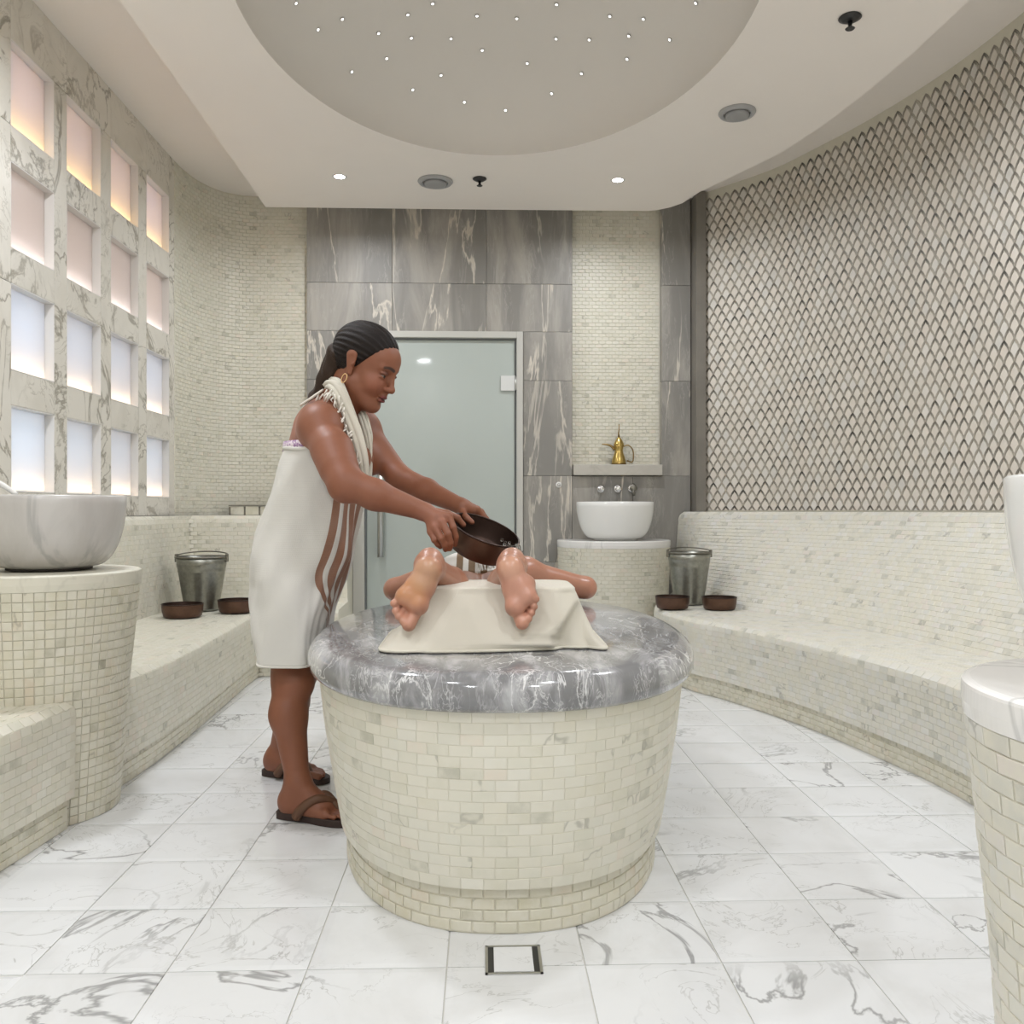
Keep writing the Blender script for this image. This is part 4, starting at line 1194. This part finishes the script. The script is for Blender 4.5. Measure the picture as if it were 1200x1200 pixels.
# hair: a cap that ends at the hairline, and a tail
hb = Body().group(.02)
he(hb, (-.016, 0, .046), (.106, .081, .089), .02); he(hb, (-.05, 0, .03), (.066, .074, .085), .03)
hb.ell(A(408, 400, 2.97), (.034, .034, .036), k=.02)
def hairline(P):
    d = hb(P)
    q = (P - HC) @ HAX.T / HS
    x, y, z = q[:, 0], np.abs(q[:, 1]), q[:, 2]
    front = (1.12 * (x - .092) - (z - .082)) / 1.5        # behind this line is hair
    side = np.maximum(front, -(z + .012) - .9 * (x + .012) * 0)
    low = -(z + .055 + .25 * (x + .05)) / 1.05
    nearear = np.where(x > -.018, (.008 - z) , low)
    m = np.maximum(front, np.where(x > -.018, (-.010 - z + 1.5 * np.maximum(x - .004, 0)), low)) * HS
    ang = np.arctan2(q[:, 1], q[:, 2] - .01)
    return np.maximum(d + .0016 * np.sin(34 * ang + 14 * x), m * .7)
l2, h2 = hb.bounds()
hair = skin_obj('hair', surface(hairline, l2, h2, .003, 2), M['hair'], wo)
tail = Body().group(.02)
tail.cap(A(408, 401, 2.97), A(398, 418, 2.97), .036, .043, .02).cap(A(398, 418, 2.97), A(386, 440, 2.98), .043, .034, .02).cap(A(386, 440, 2.98), A(370, 466, 2.99), .033, .020, .02).cap(A(370, 466, 2.99), A(362, 478, 2.99), .018, .008, .02)
l2, h2 = tail.bounds()
tail0 = tail
def tail_fn(P):
    return tail0(P) + .0022 * np.sin(150 * (P[:, 0] * .75 + P[:, 2] * .45) + 2) * 1.0 + .0014 * np.sin(260 * P[:, 1])
tl = skin_obj('ponytail', surface(tail_fn, l2, h2, .003, 1), M['hair_tail'], wo)
obj('hair_tie', tube([A(406, 396, 2.97) + np.array([.0, .036 * math.cos(k), .036 * math.sin(k)]) for k in np.linspace(0, 2 * PI, 21)], .006, 8, False), M['black'], tl, True)

# wrap: a lofted cloth from bust to knee with folds and a striped border in front
def cloth_mat(name, base, stripes=None, uvname='UVMap', fine=420):
    q = NT(name)
    uv = q.n('ShaderNodeUVMap', uv_map=uvname).outputs[0]
    sx = q.n('ShaderNodeSeparateXYZ'); q.l(uv, sx.inputs[0])
    u, v = sx.outputs[0], sx.outputs[1]
    c = base
    if stripes:
        cols, u0, u1, n_, duty = stripes
        u = q.math('DIVIDE', u, q.mapr(v, .19, .50, .10, 1.0))      # the border gathers to a point near the table
        t = q.mapr(u, u0, u1, 0.0, float(n_), False)
        fr_ = q.math('FRACT', t)
        on = q.math('MULTIPLY', q.math('LESS_THAN', fr_, duty), q.math('MULTIPLY', q.math('GREATER_THAN', u, u0), q.math('LESS_THAN', u, u1)))
        c = q.mix(on, base, cols)
    p = q.pos()
    f = q.noise(p, 9, 4, .6)
    c = q.mix(q.mapr(f, .3, .7, 0, .10), c, tuple(x * .86 for x in base))
    wv = q.math('ADD', q.math('SINE', q.math('MULTIPLY', u, 1400.0)), q.math('SINE', q.math('MULTIPLY', v, 900.0)))
    q.bump(q.math('ADD', wv, q.math('MULTIPLY', q.noise(p, 30, 4), 3.0)), .12, .002)
    return q.set(c, .85, Sheen_Weight=.15)
M['wrap'] = cloth_mat('cream_wrap_cloth', (.62, .605, .565), ((.25, .115, .065), .004, .185, 4, .60))
M['towel'] = cloth_mat('cream_towel', (.62, .585, .50))
def uv_obj(name, V, nu, nv, mat, parent, closed=True, thick=.003, U=None):
    V = np.asarray(V, float).reshape(-1, 3)
    org = np.array([V[:, 0].mean(), V[:, 1].mean(), V[:, 2].min()])
    fc = grid_faces(nu, nv, closed_u=closed)
    me = mesh_data(name, V - org, fc, mat, True)
    uvl = me.uv_layers.new(name='UVMap')
    uvs = []
    for i in range(nv - 1):
        for j in range(nu if closed else nu - 1):
            us = (j / nu, (j + 1) / nu)
            vs = (i / (nv - 1), (i + 1) / (nv - 1))
            uvs += [us[0], vs[0], us[1], vs[0], us[1], vs[1], us[0], vs[1]]
    uvl.data.foreach_set('uv', np.array(uvs, np.float32))
    o = bpy.data.objects.new(name, me); o.location = org
    link(o, parent)
    if thick:
        md = o.modifiers.new('cloth', 'SOLIDIFY'); md.thickness = thick; md.offset = 1
    return o
RW = [  # photo row, left and right outline, half depth, centre depth
    (765, 316, 383, .258, 3.085), (753, 314, 383, .258, 3.085), (736, 310, 384, .255, 3.085), (716, 304, 389, .244, 3.08), (698, 299, 397, .228, 3.075), (675, 296.5, 405, .212, 3.065),
    (650, 298, 414, .198, 3.06), (620, 305, 420, .186, 3.055), (590, 314, 424, .178, 3.05), (560, 325, 427, .174, 3.045), (540, 332, 429, .172, 3.04), (529, 336, 429, .170, 3.04)]
nu, nv = 144, 72
rows = np.array(RW, float)
ti = np.linspace(0, len(rows) - 1, nv)
rr = np.stack([np.interp(ti, np.arange(len(rows)), rows[:, k]) for k in range(5)], 1)
for _ in range(2):
    rr[1:-1] = .5 * rr[1:-1] + .25 * (rr[:-2] + rr[2:])
V = []
for i, (py_, xl, xr, hd_, yc) in enumerate(rr):
    pl_, pr_ = at(xl, py_, yc), at(xr, py_, yc)
    cx_ = (pl_[0] + pr_[0]) / 2; rx = (pr_[0] - pl_[0]) / 2; z = pl_[2]
    fv = i / (nv - 1)
    for j in range(nu):
        a = -j / nu * 2 * PI            # u grows from the front towards the viewer
        ca, sa = math.cos(a), math.sin(a)
        e = 2 / (2.25 + 2.4 * max(0, 1 - fv * 2.4))
        x = cx_ + rx * math.copysign(abs(ca) ** e, ca); y = yc + hd_ * math.copysign(abs(sa) ** e, sa)
        # diagonal pulls from the chest over the hip, and the gathered border
        ph = a * 5 + fv * 9.0
        am = .0055 * (.4 + .6 * math.sin(PI * min(1, fv * 1.1)))
        fold = am * (math.sin(ph) + .6 * math.sin(a * 9 - fv * 15 + 1.3)) + .008 * math.sin(a * 3 + fv * 17) * max(0, 1 - abs(fv - .55) * 2.2)
        fold += .004 * max(0, ca) ** 2 * math.sin(j / nu * 2 * PI * 25) * min(1, (1 - fv) * 3 + .25)
        dz = (.045 * max(0, ca) ** 2 + .004 * math.sin(a * 4)) * fv ** 6 + .004 * math.sin(a * 2 + 1) * (1 - fv) ** 4
        # the hem hangs straight and just clears the table
        V.append((x + ca * fold, y + sa * fold, z + dz))
wrap = uv_obj('wrap', V, nu, nv, M['wrap'], wo, True, .004)
hem = np.array(V[:nu] + V[:1]) + np.array([0, 0, -.002])
obj('hem', tube(hem, .0042, 6, False), plain('hem_cloth', (.67, .65, .60), .85), wrap, True)
tie = np.array(V[(nv - 1) * nu:] + V[(nv - 1) * nu:(nv - 1) * nu + 1])
obj('top_fold', tube(tie + np.array([0, 0, .002]), .007, 8, False), plain('fold_cloth', (.62, .605, .565), .85), wrap, True)
# bikini band showing above the wrap at the back
q = NT('lilac_print')
q.set(q.mix(q.mapr(q.noise(q.pos(), 120, 2), .45, .55), (.70, .62, .66), (.33, .20, .36)), .7)
bb = []
for dz in (.0, .018, .032):
    for j in range(41):
        a = PI * (.35 + 1.15 * j / 40)
        pl_ = at(333.5, 529, 3.04); pr_ = at(424, 529, 3.04)
        cx_ = (pl_[0] + pr_[0]) / 2; rx = (pr_[0] - pl_[0]) / 2 - dz * .10
        bb.append((cx_ + rx * math.cos(a), 3.04 + (.164 - dz * .1) * math.sin(a), pl_[2] + dz - .004))
bk = uv_obj('bikini_band', bb, 41, 3, q.m, wo, False, .003)
# twisted corner of the cloth drawn over the chest and round the neck
def ribbon(name, pts, wid, nrm, mat, parent, thick=.004, seed=0):
    P = catmull(pts, 40)
    W_ = catmull([(k, 0, 0) for k in wid], 40)[:, 0]
    T = np.gradient(P, axis=0); T /= np.linalg.norm(T, axis=1)[:, None]
    N_ = np.array(nrm, float)
    V = []
    for i in range(40):
        sd = np.cross(T[i], N_); sd /= np.linalg.norm(sd); nn = np.cross(sd, T[i])
        for j in range(13):
            s = (j / 12 - .5) * 2
            b = (1 - s * s) * .014 + .004 * math.sin(s * 9 + i * .22 + seed)
            V.append(P[i] + sd * s * W_[i] + nn * b)
    return uv_obj(name, V, 13, 40, mat, parent, False, thick)
nk = ribbon('neck_strap', [A(427, 566, 2.875), A(424, 540, 2.86), A(416, 508, 2.87), A(405, 478, 2.888), A(396, 456, 2.91), A(388, 450, 2.95), A(380, 456, 3.0)], [.016, .019, .023, .027, .026, .022, .018], (-.25, -.95, .15), M['towel'], wo)
nk2 = ribbon('far_neck_strap', [A(430, 560, 2.96), A(431, 520, 2.965), A(427, 495, 2.97), A(424, 484, 2.98)], [.014, .015, .015, .012], (.3, -.95, .1), M['towel'], wo, seed=2)
fr_ = []
rs = random.Random(4)
path = catmull([A(421, 550, 2.85), A(412, 515, 2.852), A(402, 485, 2.868), A(392, 462, 2.895), A(376, 462, 2.95)], 46)
for i, p in enumerate(path):
    d = np.array([rs.uniform(-.020, .004), rs.uniform(-.012, .004), -rs.uniform(.012, .034)])
    p = p + np.array([rs.uniform(-.016, .012), -.006, rs.uniform(-.01, .012)])
    fr_.append(tube([p, p + d * .5 + np.array([rs.uniform(-.006, .006), -.004, 0]), p + d], [.0030, .0026, .0012], 5))
obj('fringe', join(*fr_), plain('fringe_cloth', (.74, .70, .63), .9), nk, True)
obj('shoulder_cord', tube(catmull([A(380, 456, 2.97), A(371, 462, 2.92), A(364, 467, 2.885), A(352, 475, 2.93)], 20), .0045, 8), plain('cord_cloth', (.72, .67, .6), .9), nk, True)

# sandals
def sandal(P, s, label=None):
    pts = []
    out = [(-.06, .0), (-.02, .030), (.12, .036), (.40, .030), (.62, .043), (.80, .046), (.97, .034), (1.045, .008), (1.01, -.022), (.86, -.042), (.62, -.042), (.40, -.033), (.12, -.034), (-.02, -.028)]
    o2 = catmull([(x, y, 0) for x, y in out + out[:1]], 57)[:-1]
    lo_ = [P(x, y * s, 0) * np.array([1, 1, 0]) + np.array([0, 0, .001]) for x, y, _ in o2]
    n_ = len(lo_)
    rings = [np.array(lo_), np.array(lo_) + np.array([0, 0, .010]), np.array(lo_) + np.array([0, 0, .021])]
    c = np.mean(rings[2], 0)
    rings.append(c + (rings[2] - c) * .97 + np.array([0, 0, .002]))
    v = np.vstack(rings); f = grid_faces(n_, 4, closed_u=True) + [tuple(range(3 * n_, 4 * n_))]
    if s < 0: f = [q[::-1] for q in f]
    sd = obj('sandal', (v, f), plain('dark_sole', (.035, .018, .014), .6), wo, False)
    for y0 in (.044, -.042):
        c_ = catmull([P(.30, y0 * s, -.004), P(.40, y0 * .95 * s, .030), P(.56, y0 * .55 * s, .057), P(.70, .016 * s, .040), P(.80, .019 * s, .012)], 24)
        rad = np.linspace(.0165, .0115, 24)
        obj('strap', tube(c_, rad, 10), plain('brown_strap', (.12, .055, .028), .55), sd, True)
    return sd
sandal(PN, 1); sandal(PF, -1)

# ------------------------------------------------------------------ the bowl she tips, and its water
hbw = thing('copper_bowl', BC - BN * BH, 'dark copper bowl held tilted in both hands above the feet', 'bowl', 'copper bowls')
base = BC - BN * BH
obj('bowl', lathe([(.086, 0), (.096, .006), (.105, .030), (.111, .06), (BR, BH)], base, 56, axis=BN, cap1=False), M['copper'], hbw, True)
obj('inside', lathe([(BR - .003, BH), (.106, .055), (.098, .025), (.090, .010), (.001, .007)], base, 56, axis=BN, cap0=False, cap1=False), M['copper_in'], hbw, True)
a = np.linspace(0, 2 * PI, 57)
obj('rim', tube(np.stack([BC + (BR - .001) * (bu * math.cos(k) + bv * math.sin(k)) for k in a]), .0034, 8, False), M['copper_in'], hbw, True)
q = NT('water')
q.set((.9, .93, .93), .02, Transmission_Weight=1.0, IOR=1.33)
wt = []
lip = at(600, 640, 2.74)
for i in range(7):
    x = (i - 3) * .006
    p0 = lip + np.array([x, rs.uniform(-.006, .006), rs.uniform(-.008, .006)])
    wt.append(tube(catmull([p0, p0 + np.array([.004, -.03, -.006]), p0 + np.array([.004, -.08, -.03]) , p0 + np.array([-.002 + x * .5, -.16, -.068])], 12), [.0055 - .0002 * k for k in range(12)], 7))
for i in range(26):
    c = lip + np.array([rs.uniform(-.035, .03), rs.uniform(-.09, .02), rs.uniform(-.06, .02)])
    r = rs.uniform(.0022, .0058)
    wt.append(lathe([(r * math.sin(k), -r * math.cos(k)) for k in np.linspace(.05, PI - .05, 6)], c, 8))
ws = obj('poured_water', join(*wt), q.m, None, True)
props(ws, 'thin splashing stream of water falling from the tilted bowl onto a heel', 'water')

# ------------------------------------------------------------------ cushion under the ankles
nu, nv = 128, 30
V = []
ZT0 = .632
for i in range(nv):
    fv = i / (nv - 1)
    if fv < .8:
        g = fv / .8
        z = ZT0 + .006 + (.157 - .012) * g
        s = g ** .92
    else:
        g = 1.0; s = 1.0; z = None
    x0 = -.262 + (.262 - .147) * s; x1 = .318 - (.318 - .252) * s
    y0 = 2.262 + .085 * s; y1 = 2.72 - .09 * s
    if z is None:
        k = (fv - .8) / .2
        sh = 1 - .02 * k if k < .3 else .994 - (k - .3) / .7 * .99
        cx_, cy2 = (x0 + x1) / 2, (y0 + y1) / 2
        x0, x1 = cx_ + (x0 - cx_) * sh, cx_ + (x1 - cx_) * sh; y0, y1 = cy2 + (y0 - cy2) * sh, cy2 + (y1 - cy2) * sh
        z = ZT0 + .151 + .010 * math.sin(min(1, k / .35) * PI / 2)
    e = superellipse((x0 + x1) / 2, (y0 + y1) / 2, (x1 - x0) / 2, (y1 - y0) / 2, 9 if fv < .85 else 5, nu)
    for j, (x, y) in enumerate(e):
        dy = 0
        if fv < .8:
            wave = .004 * math.sin(x * 34 + 1) * (1 - fv) + .003 * math.sin(x * 71 + fv * 5)
            if y < 2.45: dy += wave
            # tucked flap at the right front: the cloth falls back under a fold
            edge = .165 + .075 * fv / .62
            if y < 2.42 and x > edge and fv < .66:
                t_ = min(1, (x - edge) / .018); u_ = max(0, 1 - fv / .66)
                back = max(0, min(1, (.318 - x) / .05))
                dy += .062 * t_ * u_ ** .55 * back
        fl = .012 * max(0, .12 - fv) / .12
        xx = x + (fl if x > .05 else -fl)
        V.append((xx, y + dy, z))
cu = thing('foot_cushion', (.03, 2.45, .632), 'cream cloth covered block cushion under the ankles on the marble table', 'cushion')
cc = uv_obj('cover', V, nu, nv, M['towel'], cu, True, 0)
hm = np.array([(x, y - .001 if y < 2.4 else y, ZT0 + .0045) for x, y, z in V[:nu] + V[:1]])
obj('hem', tube(hm, .0042, 6, False), plain('cushion_hem', (.64, .61, .52), .85), cu, True)

# ------------------------------------------------------------------ the person lying face down on the table
lp = thing('person', (.0, 2.9, .632), 'person lying face down on the marble table, bare soles over the cushion', 'person')
b = Body().group(.03)
T_ = .633
def V3(x, y, z): return np.array([x, y, z])
hipL, hipR = at(543, 690, 3.10), at(578, 690, 3.10)
hipL[2] = hipR[2] = .735
kneL, kneR = at(543, 708, 2.76), at(588, 708, 2.76)
kneL[2] = kneR[2] = .700
ankL, ankR = at(503, 664, 2.375), at(600, 664, 2.375)
for hip, kne, ank in ((hipL, kneL, ankL), (hipR, kneR, ankR)):
    b.cap(hip, kne, .082, .056, .03).cap(kne, kne * .55 + ank * .45 + V3(0, 0, .012), .055, .054, .03).cap(kne * .55 + ank * .45 + V3(0, 0, .012), ank, .053, .034, .02)
px_ = (hipL[0] + hipR[0]) / 2
b.ell(V3(px_, 3.16, .735), (.165, .15, .095), k=.05).ell(V3(px_ - .07, 3.13, .765), (.085, .11, .072), k=.03).ell(V3(px_ + .07, 3.13, .765), (.085, .11, .072), k=.03)
b.ell(V3(px_ + .005, 3.33, .725), (.135, .16, .088), k=.06).ell(V3(px_ + .01, 3.50, .735), (.165, .14, .095), k=.06)
shL, shR = V3(px_ - .165, 3.545, .735), V3(px_ + .185, 3.545, .745)
b.cap(shL, shR, .068, .068, .05)
elL, elR = at(463, 692, 3.60), at(686, 689, 3.60)
elL[2] = .678; elR[2] = .682
haL, haR = V3(px_ - .09, 3.70, .665), V3(px_ + .11, 3.70, .668)
for sh_, el_, ha_ in ((shL, elL, haL), (shR, elR, haR)):
    b.cap(sh_, el_, .058, .043, .03).cap(el_, ha_, .043, .027, .02)
hd_c = V3(px_ + .01, 3.70, .765)
b.cap(V3(px_ + .01, 3.56, .74), hd_c, .06, .055, .03).ell(hd_c, (.075, .092, .088), k=.02)
b.ell(hd_c + V3(0, .01, -.075), (.02, .025, .02), k=.02)
for s in (-1, 1):
    b.ell(hd_c + V3(s * .076, -.005, -.01), (.010, .020, .030), k=.008)
b.group(.010)
for sh_, ha_, s in ((shL, haL, 1), (shR, haR, -1)):
    w0 = ha_; k0 = ha_ + V3(s * .05, .025, .002)
    b.cap(w0, k0, .026, .022, .01)
b.group(.005)
for ha_, s in ((haL, 1), (haR, -1)):
    for i in range(4):
        k0 = ha_ + V3(s * .055, .005 + .018 * i, -.004 + (.006 if s > 0 else 0))
        b.cap(k0, k0 + V3(s * .032, .012, -.004), .009, .008, .004).cap(k0 + V3(s * .032, .012, -.004), k0 + V3(s * .055, .018, -.012), .008, .007, .004)
    b.cap(ha_ + V3(s * .01, -.02, 0), ha_ + V3(s * .045, -.035, -.006), .011, .009, .005)
def sole(heel, ank, archl, archm, balll, ballm, toes, roots, big):
    b.group(.018)
    Y0 = 2.285
    hc = at(*heel, Y0 + .018)
    b.ball(hc, .0310, .015).cap(hc, ank, .030, .034, .02).cap(at(*heel, Y0 + .04), ank + V3(0, .03, .015), .028, .036, .02)
    sq = ((0, 1, .15), .80)
    b.cap(hc, at(*balll, Y0 - .006), .0275, .0195, .016, sq).cap(hc, at(*ballm, Y0 - .006), .0275, .021, .016, sq)
    b.cap(at(*archm, Y0 + .022), ank, .026, .034, .02).cap(at(*archl, Y0 + .022), at(*balll, Y0 + .012), .022, .018, .015)
    b.ball(at(*ballm, Y0 - .010), .0205, .012).ball(at(*balll, Y0 - .008), .0185, .012)
    b.cap(at(*balll, Y0 - .008), at(*ballm, Y0 - .010), .018, .020, .012)
    mid = (np.array(archl) + np.array(archm)) / 2
    b.cap(at(mid[0], mid[1], Y0 + .012), at(*balll, Y0 + .002), .0255, .020, .02).cap(at(mid[0], mid[1], Y0 + .012), at(*ballm, Y0 + .002), .0255, .021, .02)
    b.group(.004)
    (bx, by), (tx, ty) = big
    b.cap(at(bx, by, Y0 - .004), at(tx, ty, Y0 - .012), .0160, .0182, .004)
    for (rx, ry), (tx, ty), r in zip(roots, toes, (.0104, .0098, .0096, .0098)):
        m = at((rx + tx) / 2, (ry + ty) / 2, Y0 - .002)
        b.cap(at(rx, ry, Y0 + .002), m, r * .85, r * .85, .004).cap(m, at(tx, ty, Y0 - .014), r * .9, r * 1.04, .004)
sole((502, 667), ankL, (487, 684), (499, 688), (475, 699), (490, 709), [(472.5, 728), (467, 722.5), (463.5, 716), (461.5, 707)], [(480, 717), (475, 712), (471, 706), (469, 700)], ((486, 720), (479, 732)))
sole((598, 667), ankR, (618, 684), (600, 690), (618, 699), (604, 711), [(619, 725), (623, 718), (626, 711), (628, 702)], [(613, 717), (617, 712), (621, 706), (622, 699)], ((608, 721), (612, 730)))
l2, h2 = b.bounds(); l2[2] = .633
PINK = (.54, .28, .205)
spots = [(at(480, 695, 2.26), .038, (.50, .235, .095), .7), (at(497, 672, 2.27), .04, (.56, .36, .22), .5), (at(604, 690, 2.26), .06, PINK, .7), (at(612, 726, 2.26), .03, (.60, .30, .21), .7), (at(470, 720, 2.26), .04, (.60, .31, .22), .6), (at(598, 664, 2.27), .03, (.62, .36, .25), .6),
         (hd_c, .05, SKIN2, 0)]
for (tx, ty) in ((476, 716), (470, 711), (467, 704), (616, 716), (620, 711), (622, 704)):  # crease shade between ball and toes, put into the skin colour
    spots.append((at(tx, ty, 2.272), .0052, (.22, .075, .045), .8))
skin_obj('body', surface(b, l2, h2, .003, 1), M['skin_wet'], lp, spots, SKIN2)
hb2 = Body().group(.02)
hb2.ell(hd_c + V3(0, .012, .018), (.083, .096, .092), k=.02)
l2, h2 = hb2.bounds()
def hcut(P):
    d = hb2(P)
    return np.maximum(d, np.maximum(-(P[:, 2] - hd_c[2] + .04), -(P[:, 1] - hd_c[1] + .075)) * .8)
skin_obj('hair', surface(hcut, l2, h2, .004, 1), M['hair'], lp)
sb = Body().group(.03)
sb.ell(V3(px_, 3.17, .735), (.172, .15, .102), k=.05).ell(V3(px_ - .07, 3.13, .767), (.090, .118, .078), k=.03).ell(V3(px_ + .07, 3.13, .767), (.090, .118, .078), k=.03)
for hip, kne in ((hipL, kneL), (hipR, kneR)): sb.cap(hip, hip * .62 + kne * .38, .090, .078, .03)
l2, h2 = sb.bounds(); l2[2] = .634; h2[1] = 3.28
def scut(P):
    d = sb(P)
    wv = .0025 * np.sin(P[:, 0] * 60 + P[:, 1] * 25) + .002 * np.sin(P[:, 1] * 70 - P[:, 0] * 30)
    return np.maximum(d + wv, np.maximum(P[:, 1] - 3.27, 2.965 + .35 * np.abs(np.abs(P[:, 0] - px_) - .065) - P[:, 1]))
q = NT('striped_wrap_cloth')
sx = q.n('ShaderNodeSeparateXYZ'); q.l(q.pos(), sx.inputs[0])
t_ = q.math('MULTIPLY', q.math('SUBTRACT', sx.outputs[0], px_ - .075), 24.0)
on = q.math('MULTIPLY', q.math('LESS_THAN', q.math('FRACT', t_), .55), q.math('MULTIPLY', q.math('GREATER_THAN', t_, 0.0), q.math('LESS_THAN', t_, 3.0)))
f_ = q.noise(q.pos(), 60, 3)
q.bump(f_, .25, .004)
q.set(q.mix(on, (.72, .70, .65), (.20, .13, .07)), .85)
shorts = skin_obj('hip_cloth', surface(scut, l2, h2, .004, 1), q.m, lp)
fg = []
for i in range(16):
    x = px_ + .02 + .006 * i * (1 if i % 2 else .8) - .03
    z = .835 - .004 * rs.random()
    fg.append(tube(catmull([(x, 3.06, z), (x + rs.uniform(-.004, .012), 3.02, z - .010), (x + rs.uniform(-.004, .02), 2.985, z - .05), (x + rs.uniform(-.004, .025), 2.97, z - .085)], 8), .0022, 5))
obj('fringe', join(*fg), plain('hip_fringe', (.76, .74, .70), .9), shorts, True)
